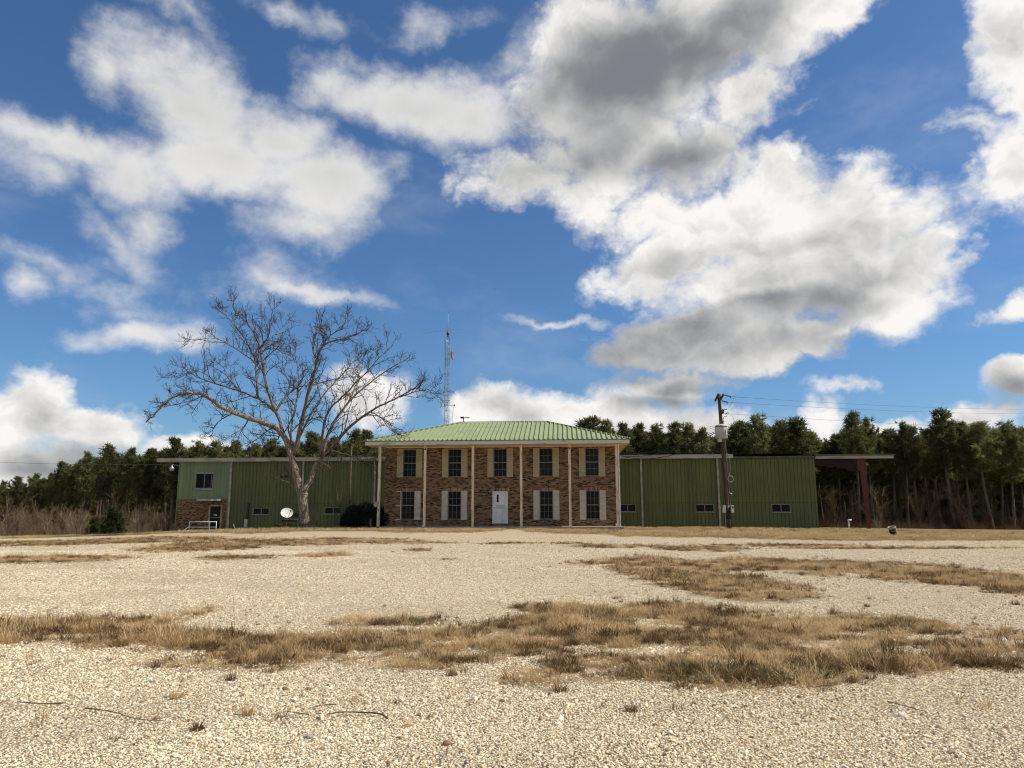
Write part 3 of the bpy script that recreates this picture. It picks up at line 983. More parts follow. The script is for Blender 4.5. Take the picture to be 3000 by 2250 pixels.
def ribbed_sheet(mb, x0, x1, zfun, y_front, pitch=0.305, depth=0.035, rib=0.05, openings=()):
    """vertical ribbed panel wall standing in the plane y = y_front; zfun(x) -> (z0, z1); openings are (x0, x1, z0, z1)"""
    xs = []
    x = x0
    while x < x1 - 1e-6:
        for dx, dy in ((0, 0), (0.015, -depth), (0.015 + rib, -depth), (0.03 + rib, 0)):
            if x + dx < x1:
                xs.append((x + dx, y_front + dy))
        x += pitch
    xs.append((x1, y_front))
    cut = sorted({o[0] for o in openings} | {o[1] for o in openings})

    def depth_at(xq):
        for (xa, ya), (xb, yb) in zip(xs[:-1], xs[1:]):
            if xa <= xq <= xb:
                return ya + (yb - ya) * (xq - xa) / max(xb - xa, 1e-9)
        return y_front
    xs = sorted(xs + [(c, depth_at(c)) for c in cut])
    for (xa, ya), (xb, yb) in zip(xs[:-1], xs[1:]):
        if xb - xa < 1e-6:
            continue
        xm = (xa + xb) / 2
        za, zb = zfun(xm)
        spans = [(za, zb)]
        for o in openings:
            if o[0] < xm < o[1]:
                spans = [(za, o[2]), (o[3], zb)]
        for s0, s1 in spans:
            mb.add([(xa, ya, s0), (xb, yb, s0), (xb, yb, s1), (xa, ya, s1)], [(0, 1, 2, 3)])


def wall_with_holes(x0, x1, z0, z1, yf, yb, holes):
    """solid wall slab with rectangular openings (grid of boxes, merged faces only on the outside)"""
    mb = MB()
    xs = sorted({x0, x1} | {h[0] for h in holes} | {h[1] for h in holes})
    zs = sorted({z0, z1} | {h[2] for h in holes} | {h[3] for h in holes})
    hole = lambda x, z: any(h[0] < x < h[1] and h[2] < z < h[3] for h in holes)
    for i in range(len(xs) - 1):
        for j in range(len(zs) - 1):
            a, b, c, d = xs[i], xs[i + 1], zs[j], zs[j + 1]
            if hole((a + b) / 2, (c + d) / 2):
                continue
            mb.add([(a, yf, c), (b, yf, c), (b, yf, d), (a, yf, d)], [(0, 1, 2, 3)])
    for h in holes:                               # reveals
        a, b, c, d = h
        mb.add([(a, yf, c), (a, yb, c), (a, yb, d), (a, yf, d)], [(0, 3, 2, 1)])
        mb.add([(b, yf, c), (b, yb, c), (b, yb, d), (b, yf, d)], [(0, 1, 2, 3)])
        mb.add([(a, yf, c), (b, yf, c), (b, yb, c), (a, yb, c)], [(0, 3, 2, 1)])
        mb.add([(a, yf, d), (b, yf, d), (b, yb, d), (a, yb, d)], [(0, 1, 2, 3)])
    return mb


def sash_window(T, x0, x1, z0, z1, y, cols=3, rows=4, meeting=True, parent_name='window', bars=True):
    """a sash window seated in an opening whose front plane is y; frame > pane"""
    t = 0.03
    mb = MB()
    mb.box(x0, x0 + t, y + .05, y + .11, z0, z1)
    mb.box(x1 - t, x1, y + .05, y + .11, z0, z1)
    mb.box(x0 + t, x1 - t, y + .05, y + .11, z0, z0 + t)
    mb.box(x0 + t, x1 - t, y + .05, y + .11, z1 - t, z1)
    zm = (z0 + z1) / 2
    if meeting:
        mb.box(x0 + t, x1 - t, y + .045, y + .10, zm - .022, zm + .022)
    if bars:
        for i in range(1, cols):
            x = x0 + t + (x1 - x0 - 2 * t) * i / cols
            mb.box(x - .006, x + .006, y + .068, y + .09, z0 + t, z1 - t)
        for j in range(1, rows):
            if rows % 2 == 0 and j == rows // 2 and meeting:
                continue
            z = z0 + t + (z1 - z0 - 2 * t) * j / rows
            mb.box(x0 + t, x1 - t, y + .069, y + .089, z - .006, z + .006)
    w = T.part(parent_name, mb, ALU)
    pb = MB()
    pb.box(x0 + t * .5, x1 - t * .5, y + .092, y + .098, z0 + t * .5, z1 - t * .5)
    T.part('pane', pb, GLASS, w)
    return w


def shutter(T, x0, x1, z0, z1, y, m, name='shutter', label=None):
    mb = MB()
    f = 0.045
    mb.box(x0, x0 + f, y - .045, y - .003, z0, z1)
    mb.box(x1 - f, x1, y - .045, y - .003, z0, z1)
    zm = (z0 + z1) / 2
    for a, b in ((z0, z0 + f), (zm - f * .6, zm + f * .6), (z1 - f, z1)):
        mb.box(x0 + f, x1 - f, y - .044, y - .004, a, b)
    n = 16
    for s0, s1 in ((z0 + f, zm - f * .6), (zm + f * .6, z1 - f)):
        k = int((s1 - s0) / 0.05)
        for i in range(k):
            a = s0 + (s1 - s0) * i / k
            b = s0 + (s1 - s0) * (i + 1) / k
            mb.add([(x0 + f, y - .034, a), (x1 - f, y - .034, a), (x1 - f, y - .016, b), (x0 + f, y - .016, b), (x0 + f, y - .010, a), (x1 - f, y - .010, a)],
                   [(0, 1, 2, 3), (0, 4, 5, 1)])
    mb.box(x0 + f, x1 - f, y - .009, y - .002, z0 + f, z1 - f)
    return T.part(name, mb, m, label=label)


def build_office():
    slab_z = rz(948, VC)
    uL, uR = ru(185, VW), ru(2062, VW)
    wall_top = rz(302, VW)
    sl0, sl1 = ru(150, VC - .3), ru(2112, VC - .3)
    base = ((uL + uR) / 2, VW, slab_z - 0.5)
    T = Thing('brick_office', 'two storey brick office with a green metal hip roof and a tall columned porch', 'office building', base, 'building')
    eL, eR = ru(28, VE, 260), ru(2168, VE, 250)
    ez = (rz(252, VE, 40) + rz(243, VE, 2160)) / 2          # top of the fascia
    fz = ez - 0.245
    D = 9.6
    depth_back = VW + 8.3
    rise = None
    # --- walls, with openings
    ux = lambda a, b: (ru(a, VW), ru(b, VW))
    uw = [ux(332, 436), ux(700, 803), ux(1070, 1172), ux(1441, 1547), ux(1815, 1923)]
    cxs = [(a + b) / 2 for a, b in uw]
    ww = 0.84
    uz0, uz1 = rz(541, VW), rz(318, VW)
    lz0, lz1 = rz(888, VW), rz(660, VW)
    holes, wins = [], []
    for i, c in enumerate(cxs):
        holes.append((c - ww / 2, c + ww / 2, uz0, uz1))
        if i != 2:
            c2 = c + (0.0 if i else -0.06)
            holes.append((c2 - ww / 2, c2 + ww / 2, lz0, lz1))
    d0, d1 = ru(1058, VW, 800), ru(1183, VW, 800)
    dz0, dz1 = rz(925, VW), rz(662, VW)
    holes.append((d0, d1, dz0, dz1))
    mb = wall_with_holes(uL, uR, slab_z, wall_top, VW, VW + .13, holes)
    T.part('front_wall', mb, BRICK)
    sb = MB()
    sb.box(uL, uL + .25, VW + .135, depth_back, slab_z - .4, wall_top)
    sb.box(uR - .25, uR, VW + .135, depth_back, slab_z - .4, wall_top)
    sb.box(uL, uR, depth_back + .002, depth_back + .25, slab_z - .4, wall_top)
    T.part('side_wall', sb, BRICK)
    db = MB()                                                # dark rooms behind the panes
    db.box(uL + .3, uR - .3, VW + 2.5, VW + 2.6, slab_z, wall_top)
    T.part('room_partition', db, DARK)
    # --- soldier courses over openings, sills
    for h in holes:
        c0, c1 = h[0] - .10, h[1] + .10
        top = h[3] + 0.20
        if h[3] > 3.5:
            top = min(top, wall_top - .03)
        s = MB()
        s.box(c0, c1, VW - .006, VW + .1, h[3] + .004, top)
        T.part('lintel', s, SOLDIER)
        if h[2] > dz0 + .15:
            s = MB()
            s.box(h[0] - .02, h[1] + .02, VW - .03, VW + .05, h[2] - .075, h[2] - .002)
            T.part('sill', s, CONC_D)
    # --- windows and shutters
    for i, c in enumerate(cxs):
        sash_window(T, c - ww / 2, c + ww / 2, uz0, uz1, VW)
        for sx in (-1, 1):
            a = c + sx * (ww / 2 + .215)
            shutter(T, a - .195, a + .195, uz0 - .04, uz1 + .03, VW, SHUT)
        if i == 2:
            continue
        c2 = c + (0.0 if i else -0.06)
        sash_window(T, c2 - ww / 2, c2 + ww / 2, lz0, lz1, VW)
        for sx in (-1, 1):
            a = c2 + sx * (ww / 2 + .215)
            if i == 0 and sx < 0:                            # the broken shutter: only a stile and three rails left
                mb = MB()
                x1 = c2 - ww / 2 - .02
                mb.box(x1 - .05, x1, VW - .045, VW - .003, lz0 - .04, lz1 + .03)
                for z, L in ((lz1 + .0, .30), ((lz0 + lz1) / 2 - .02, .28), (lz0 - .02, .34)):
                    mb.box(x1 - .05 - L, x1 - .05, VW - .04, VW - .004, z - .03, z + .03)
                T.part('shutter', mb, SHUT_LOW, label='broken shutter with only one stile and three rails left')
            else:
                shutter(T, a - .195, a + .195, lz0 - .04, lz1 + .03, VW, SHUT_LOW)
    # --- door
    df = MB()
    t = .06
    df.box(d0, d0 + t, VW - .015, VW + .12, dz0, dz1)
    df.box(d1 - t, d1, VW - .015, VW + .12, dz0, dz1)
    df.box(d0 + t, d1 - t, VW - .014, VW + .119, dz1 - t, dz1)
    door = T.part('door', box(d0 + t + .003, d1 - t - .003, VW + .01, VW + .055, dz0 + .02, dz1 - t - .003), DOORW)
    T.part('door_frame', df, DOORW, door)
    w = d1 - d0
    T.part('pane', box(d0 + w * .28, d0 + w * .40, VW + .003, VW + .012, dz0 + (dz1 - dz0) * .66, dz0 + (dz1 - dz0) * .90), GLASS, door)
    T.part('door_plate', box(d0 + w * .24, d0 + w * .80, VW + .004, VW + .013, dz0 + (dz1 - dz0) * .465, dz0 + (dz1 - dz0) * .59), PLATE, door)
    kb = MB()
    kb.lathe([(0.0, -.05), (.03, -.05), (.035, -.03), (.03, -.012), (.014, -.006), (.014, .02)], 12,
             Matrix.Translation((d0 + w * .145, VW, dz0 + (dz1 - dz0) * .49)) @ Matrix.Rotation(-math.pi / 2, 4, 'X'))
    T.part('knob', kb, DARK, door, smooth=True)
    T.part('threshold', box(d0 - .03, d1 + .03, VW - .12, VW + .1, dz0 - .13, dz0 - .004), CONC_D)
    # --- porch slab
    sm = MB()
    sm.box(sl0, sl1, VC - .3, VW - .004, slab_z - .16, slab_z)
    T.part('porch_slab', sm, CONC)
    T.part('foundation', box(sl0 + .12, sl1 - .12, VC - .12, VW - .006, slab_z - 1.0, slab_z - .163), CONC_D)
    # --- columns
    beam_z = fz - .02
    for i, zx in enumerate((140, 510, 899, 1291, 1686, 2068)):
        c = ru(zx, VC)
        mb = MB()
        mb.box(c - .075, c + .075, VC - .075, VC + .075, slab_z + .004, beam_z)
        col = T.part('column', mb, COLUMN)
        if i in (1, 4):                                      # white boots and dark tie plates
            T.part('boot', box(c - .10, c + .06, VC - .11, VC - .078, slab_z - .14, slab_z + .10), WHITEP, col)
            T.part('tie_plate', box(c - .05, c + .05, VC - .085, VC - .078, beam_z - .30, beam_z - .20), BLACK, col)
    # --- soffit, fascia, roof
    yB = depth_back + .9
    T.part('soffit', box(eL + .03, eR - .03, VE + .03, yB - .03, fz + .002, fz + .03), SOFFIT)
    T.part('frieze', box(uL, uR, VW - .03, VW - .004, wall_top - .03, fz), SOFFIT)
    fb = MB()
    fb.box(eL, eR, VE, VE + .028, fz - .01, ez)
    fb.box(eL, eL + .028, VE + .0285, yB, fz - .01, ez)
    fb.box(eR - .028, eR, VE + .0285, yB, fz - .01, ez)
    T.part('fascia', fb, FASCIA)
    # hip roof
    half = (yB - VE) / 2
    vm = VE + half
    rL = ru(797, vm, 106)
    rR = ru(1500, vm, 101)
    rzv = (rz(106, vm, 800) + rz(101, vm, 1495)) / 2
    o = .06
    A, B = (eL - o, VE - o, ez + .01), (eR + o, VE - o, ez + .01)
    C, Dv = (eR + o, yB + o, ez + .01), (eL - o, yB + o, ez + .01)
    P, Q = (rL, vm, rzv), (rR, vm, rzv)
    rb = MB()
    rb.add([A, B, C, Dv, P, Q], [(0, 1, 5, 4), (1, 2, 5), (2, 3, 4, 5), (3, 0, 4), (3, 2, 1, 0)])
    Av, Bv, Pv, Qv = Vector(A), Vector(B), Vector(P), Vector(Q)
    nrm = (Bv - Av).cross(Pv - Av).normalized()
    x = A[0] + .2
    while x < B[0] - .1:                                     # standing ribs of the front slope
        s = Vector((x, A[1], A[2]))
        tx = 1.0
        if x < P[0]:
            tx = (x - A[0]) / (P[0] - A[0])
        elif x > Q[0]:
            tx = (B[0] - x) / (B[0] - Q[0])
        e = Vector((x, A[1] + (P[1] - A[1]) * tx, A[2] + (P[2] - A[2]) * tx))
        if (e - s).length > .15:
            s2, e2 = s - (e - s).normalized() * .03, e
            w2, w1, hh = .040, .024, .062
            vs = []
            for q in (s2, e2):
                for wx, h in ((-w2, .0), (-w1, hh * 1.5), (w1, hh * 1.5), (w2, .0)):
                    vs.append(q + Vector((wx, 0, 0)) + nrm * h)
            rb.add(vs, [(0, 1, 5, 4), (1, 2, 6, 5), (2, 3, 7, 6), (3, 2, 1, 0)])
        x += .305
    for side in (0, 1):                                      # ribs of the two hip ends
        ex = A[0] if side == 0 else B[0]
        apex = P if side == 0 else Q
        sl = Vector((apex[0] - ex, 0, apex[2] - A[2])).normalized()
        nn = Vector((-sl.z, 0, sl.x)) if side == 0 else Vector((sl.z * 1.0, 0, -sl.x)) * -1
        if nn.z < 0:
            nn = -nn
        y = A[1] + .2
        while y < C[1]:
            k = 1 - abs(y - vm) / (vm - A[1])
            if k > .02:
                s = Vector((ex, y, A[2]))
                e = Vector((ex + (apex[0] - ex) * k, y, A[2] + (apex[2] - A[2]) * k))
                vs = []
                for q in (s, e):
                    for wy, h in ((-.042, .0), (-.022, .045), (.022, .045), (.042, .0)):
                        vs.append(q + Vector((0, wy, 0)) + nn * h)
                rb.add(vs, [(0, 1, 5, 4), (1, 2, 6, 5), (2, 3, 7, 6), (3, 2, 1, 0), (4, 5, 6, 7)])
            y += .305
    roof = T.part('roof', rb, ROOFG)
    cb = MB()
    for a, b in ((P, Q), (A, P), (B, Q), (C, Q), (Dv, P)):
        a, b = Vector(a) + Vector((0, 0, .05)), Vector(b) + Vector((0, 0, .05))
        cb.bar(a, b, .16, .035)
    T.part('ridge_cap', cb, worn('ridge_green', (0.12, 0.19, 0.085), (0.16, 0.24, 0.11), 1.0, 0.5), roof)
    T.part('drip_edge', box(A[0] + .02, B[0] - .02, VE - .012, VE - .003, ez - .03, ez + .012), ROOFD, roof)
    # downspout at the right corner
    c = ru(2083, VC)
    T.part('downspout', box(c, c + .07, VC - .02, VC + .07, slab_z + .02, fz), WHITEP)
    T.part('wall_tap', tube([(ru(2052, VW), VW, rz(928, VW)), (ru(2052, VW), VW - .12, rz(928, VW)), (ru(2052, VW), VW - .14, rz(940, VW))], .03, 8), WHITEP)
    return T, slab_z, (P, Q, vm, rzv)


OFFICE, SLAB_Z, RIDGE = build_office()

# ------------------------------------------------------------------ metal warehouse behind it
VM = 62.5


def build_warehouse():
    wu = lambda px, py=1450: uz(px, py, VM)[0]
    wz = lambda py, px=1500: uz(px, py, VM)[1]
    g0 = wz(1567, 513) - .25
    uA, uB = wu(520, 1480), wu(675, 1450)                   # pale end bay
    uC = wu(2393, 1450)                                      # right corner
    top = (wz(1353, 671) + wz(1341, 2200)) / 2
    T = Thing('metal_warehouse', 'long olive green ribbed metal warehouse with an open end canopy, behind the brick office', 'warehouse', ((uA + uC) / 2, VM, g0), 'building')
    zf = lambda x: (g0, top)
    ops = []
    for px0, px1, py0, py1 in ((744, 792, 1486, 1506), (953, 1003, 1485, 1505), (1814, 1862, 1478, 1500), (2036, 2090, 1479, 1501), (2258, 2313, 1479, 1502)):
        ops.append((wu(px0), wu(px1), wz(py1), wz(py0)))
    uM = wu(1500)
    zr = wu(2110)
    mb = MB()
    ribbed_sheet(mb, uB, uM, zf, VM, 0.305, .045, .05, ops[:2])
    T.part('left_cladding', mb, PANEL)
    mb = MB()
    ribbed_sheet(mb, uM + .001, uC, zf, VM, 0.305, .07, .05, ops[2:])
    mb.box(uC - .004, uC, VM + .003, VM + 24, g0, top)
    T.part('right_cladding', mb, PANEL_R)
    # pale upper bay over brick
    zb = wz(1461, 600)
    oU = (wu(571), wu(623), wz(1431, 600), wz(1387, 600))
    mb = MB()
    ribbed_sheet(mb, uA, uB - .002, lambda x: (zb, top), VM - .03, 0.305, .018, .03, [oU])
    mb.box(uA - .003, uA, VM - .028, VM + 24, zb, top)
    T.part('end_cladding', mb, PANEL_L)
    T.part('flashing', box(uA - .01, uB, VM - .075, VM - .05, zb - .05, zb + .02), PANEL_L)
    d0, d1 = wu(612, 1500), wu(651, 1500)
    dz0, dz1 = wz(1553, 630), wz(1479, 630)
    bw = wall_with_holes(uA, uB - .25, g0, zb - .003, VM - .03, VM + .1, [(d0, d1, dz0, dz1)])
    bw.box(uA - .002, uA, VM - .028, VM + 24, g0, zb)
    T.part('brick_base', bw, BRICK)
    T.part('corner_post', box(uB - .248, uB - .004, VM - .034, VM - .002, g0, zb - .053), PANEL_L)
    T.part('corner_trim', box(uA - .08, uA - .004, VM - .07, VM + .08, g0, top), PANEL_L)
    # windows
    for (a, b, c, d) in ops:
        w = slider(T, a, b, c, d, VM)
    slider(T, *oU, VM - .03, big=True)
    # entrance: aluminium glass door, awning, stoop, handrail
    t = .13
    f = MB()
    f.box(d0, d0 + t, VM - .05, VM + .08, dz0, dz1)
    f.box(d1 - t, d1, VM - .05, VM + .08, dz0, dz1)
    f.box(d0 + t, d1 - t, VM - .049, VM + .079, dz1 - t, dz1)
    f.box(d0 + t, d1 - t, VM - .049, VM + .079, dz0, dz0 + t * .9)
    zm = dz0 + (dz1 - dz0) * .5
    f.box(d0 + t, d1 - t, VM - .02, VM + .03, zm - .03, zm + .03)
    door = T.part('glass_door', f, TRIM)
    T.part('pane', box(d0 + .03, d1 - .03, VM + .032, VM + .04, dz0 + .03, dz1 - .03), GLASS, door)
    xm = (d0 + d1) / 2
    T.part('notice', box(xm - .16, xm + .14, VM + .018, VM + .024, zm + .16, zm + .27), PLATE, door)
    T.part('push_bar', tube([(d0 + t, VM - .08, zm), (d1 - t, VM - .08, zm)], .018, 8), ALU, door)
    a0, a1 = wu(594, 1470), wu(653, 1470)
    az = wz(1467, 630)
    ab = MB()
    ab.box(a0, a1, VM - 1.1, VM - .078, az - .02, az + .13)
    aw = T.part('awning', ab, GALV)
    T.part('awning_patch', box(a0 + (a1 - a0) * .72, a0 + (a1 - a0) * .82, VM - 1.11, VM - 1.103, az - .01, az + .12), WHITEP, aw)
    for x in (a0 + .35, a1 - .15):
        mb = MB()
        mb.bar((x, VM - .09, az - .55), (x, VM - .95, az - .02), .04, .04)
        T.part('awning_bracket', mb, DARK, aw)
    s0, s1 = wu(578, 1555), wu(662, 1555)
    sz = dz0 - .10
    T.part('stoop', box(s0, s1, VM - 1.5, VM - .04, g0 - .2, sz), CONC_D)
    st = MB()
    for k in range(3):
        st.box(s0 - .3 * (k + 1), s0 - .3 * k - .003, VM - 1.5, VM - .3, g0 - .2, sz - .18 * (k + 1))
    T.part('steps', st, CONC_D)
    rail = MB()
    yr = VM - 1.42
    r0, r1_, r2 = wu(579, 1540), wu(637, 1540), wu(656, 1540)
    top_r, mid_r = wz(1528, 610), wz(1543, 610)
    r = .032
    for x, b in ((r0, sz), (r1_, sz - .5), (r2, sz)):
        rail.tube([(x, yr, b), (x, yr, top_r)], r, 8)
    rail.tube([(r0 - .02, yr, top_r), (r2 + .02, yr, top_r)], r, 8)
    rail.tube([(r0, yr, mid_r), (r2, yr, mid_r)], r, 8)
    rl = wu(549, 1555)
    rail.tube([(rl, yr, g0 - .05), (rl, yr, wz(1550, 549))], r, 8)
    rail.tube([(r0, yr, mid_r + .05), (rl, yr, wz(1563, 549) + .05)], r, 8)
    rail.smooth = True
    T.part('handrail', rail, WHITEP)
    far = MB()
    far.tube([(r0, VM - .25, top_r - .1), (rl, VM - .25, wz(1552, 549))], .028, 8)
    T.part('handrail', far, DARK, label='dark far handrail against the brick')
    # eaves: gutter, downspouts, roof
    eL = wu(466, 1345)
    eM = wu(2145, 1335)
    T.part('gutter', box(eL, eM, VM - .34, VM - .06, top - .02, top + .30), TRIM)
    T.part('eave_edge', box(eM + .003, uC + .05, VM - .20, VM - .05, top - .01, top + .12), ROOFD)
    rb = MB()
    rb.add([(eL, VM - .30, top + .305), (uC + .05, VM - .30, top + .305), (uC + .05, VM + 14, top + .75), (eL, VM + 14, top + .75), (eL, VM + 28, top + .305), (uC + .05, VM + 28, top + .305)],
           [(0, 1, 2, 3), (3, 2, 5, 4)])
    rb.box(eL + .02, uA - .1, VM - .05, VM + 27, top + .16, top + .24)
    T.part('roof', rb, ROOFD)
    for px, bottom in ((675, g0 + .4), (887, g0 + .5), (1098, g0 + .4), (1880, g0 + .5), (2105, g0 + .5)):
        x = wu(px, 1450)
        w = T.part('downspout', box(x - .075, x + .075, VM - .19, VM - .06, bottom, top - .023), TRIM)
    T.part('splash_block', box(wu(2102, 1547), wu(2118, 1547), VM - .9, VM - .3, gz(16.5, 61) - .02, gz(16.5, 61) + .10), CONC)
    T.part('concrete_apron', box(wu(1860, 1547), wu(2128, 1547), VM - .5, VM - .07, wz(1552, 2000) - .3, wz(1547, 2000)), CONC)
    # meter box with its conduit, left of the first window
    x0, x1 = wu(721, 1500), wu(729, 1500)
    mbx = T.part('meter_box', box(x0, x1, VM - .28, VM - .05, wz(1546, 725), wz(1521, 725)), XFMR)
    T.part('conduit', tube([((x0 + x1) / 2 + .05, VM - .16, wz(1521, 725)), ((x0 + x1) / 2 + .08, VM - .12, wz(1474, 727))], .09, 8), DARK, mbx)
    # faded dark sign remnant behind the tree
    T.part('dark_remnant', box(wu(823, 1395), wu(846, 1395), VM - .07, VM - .04, wz(1399, 835), wz(1393, 835)), BLACK)
    T.part('dark_remnant', box(wu(861, 1510), wu(875, 1510), VM - .08, VM - .04, wz(1514, 868), wz(1504, 868)), BLACK)
    # yard lamp on the left corner
    xl = wu(511, 1370)
    lm = T.part('lamp_arm', tube([(uA - .06, VM - .05, wz(1364, 515)), (xl, VM - .35, wz(1362, 511)), (xl, VM - .4, wz(1367, 511))], .03, 8), GALV)
    lb = MB()
    zl = wz(1368, 511)
    lb.lathe([(0.0, .10), (.07, .10), (.09, 0), (.19, -.10), (.20, -.16), (.15, -.38), (.0, -.38)], 16, Matrix.Translation((xl, VM - .42, zl)))
    T.part('lamp_shade', lb, GALV, lm, smooth=True)
    # --- open canopy on the right
    c1 = wu(2616, 1336)
    zt = wz(1336, 2500)
    T.part('canopy_fascia', box(uC + .053, c1, VM - .12, VM - .04, zt - .21, zt + .03), TRIM)
    rb = MB()
    rb.box(uC + .053, c1 + .12, VM - .22, VM + 14, zt + .04, zt + .13)
    x = uC + .2
    while x < c1:
        rb.box(x, x + .07, VM - .222, VM + 14, zt + .1302, zt + .17)
        x += .305
    T.part('canopy_roof', rb, ROOFD)
    xo = wu(2541, 1440)                                       # outer, vertical edge of the frame column
    gr = gz(24, 60) - .4
    zc = zt - .24
    for k, yy in enumerate((VM + .05,)):
        web = MB()
        web.prism([(xo - .13, gr), (xo, gr), (xo, zc), (xo - .60, zc), (xo - .60, zc - .80), (xo - .36, zc - 1.1)], yy - .02, yy + .02)
        raf = MB()
        raf.prism([(xo - .602, zc), (uC + .06, zc), (uC + .06, zc - .45), (xo - 2.2, zc - .62), (xo - .602, zc - 1.0)], yy - .019, yy + .019)
        fl = MB()
        fl.bar((xo + .012, yy, gr), (xo + .012, yy, zc), .16, .025)
        fl.bar((xo - .14, yy, gr), (xo - .37, yy, zc - 1.1), .14, .025)
        raf.bar((xo - .62, yy, zc - 1.02), (xo - 2.2, yy, zc - .64), .24, .025)
        raf.bar((xo - 2.2, yy, zc - .64), (uC + .06, yy, zc - .47), .24, .025)
        raf.bar((uC + .06, yy, zc + .014), (xo, yy, zc + .014), .24, .025)
        fl.bar((xo - .62, yy, zc - 1.0), (xo - .95, yy, zc), .14, .02)
        p = T.part('canopy_frame', web, REDST)
        T.part('flange', fl, REDST, p)
        T.part('rafter', raf, RED_SHADE, p)
    pu = MB()
    for k in range(7):
        y = VM + .7 + k * 2.05
        pu.box(uC + .06, c1 - .02, y, y + .07, zc + .03, zt + .036)
    T.part('canopy_purlin', pu, RED_SHADE)
    return T, top, wu, wz


def slider(T, a, b, c, d, y, big=False):
    t = .045
    mb = MB()
    mb.box(a, a + t, y - .05, y + .06, c, d)
    mb.box(b - t, b, y - .05, y + .06, c, d)
    mb.box(a + t, b - t, y - .049, y + .059, c, c + t)
    mb.box(a + t, b - t, y - .049, y + .059, d - t, d)
    m = (a + b) / 2
    mb.box(m - .025, m + .025, y - .03, y + .05, c + t, d - t)
    if big:
        mb.box(a - .14, b + .06, y - .07, y - .052, c - .13, c - .004)
        mb.box(a - .08, b + .08, y - .07, y - .052, d + .004, d + .10)
        mb.box(b - t - .16, b - t - .13, y + .0, y + .05, c + t, d - t)
    else:
        mb.box(a - .03, b + .03, y - .085, y - .052, c - .05, c - .004)
    w = T.part('window', mb, ALU)
    T.part('pane', box(a + .02, b - .02, y + .052, y + .057, c + .02, d - .02), GLASS, w)
    return w


WARE, WTOP, WU, WZ = build_warehouse()


# ------------------------------------------------------------------ the bare pecan tree
def branch_path(r, start, d, L, segs, wob, up):
    pts = [Vector(start)]
    d = d.normalized()
    for i in range(segs):
        d = (d + Vector((r.gauss(0, wob), r.gauss(0, wob), r.gauss(0, wob) + up))).normalized()
        pts.append(pts[-1] + d * (L / segs))
    return pts


def resample(pts, step):
    out = [pts[0]]
    for a, b in zip(pts[:-1], pts[1:]):
        n = max(1, int((b - a).length / step))
        for k in range(1, n + 1):
            out.append(a.lerp(b, k / n))
    return out


def smooth_poly(pts, it=2):
    for _ in range(it):
        q = [pts[0]]
        for a, b in zip(pts[:-1], pts[1:]):
            q += [a.lerp(b, .25), a.lerp(b, .75)]
        q.append(pts[-1])
        pts = q
    return pts


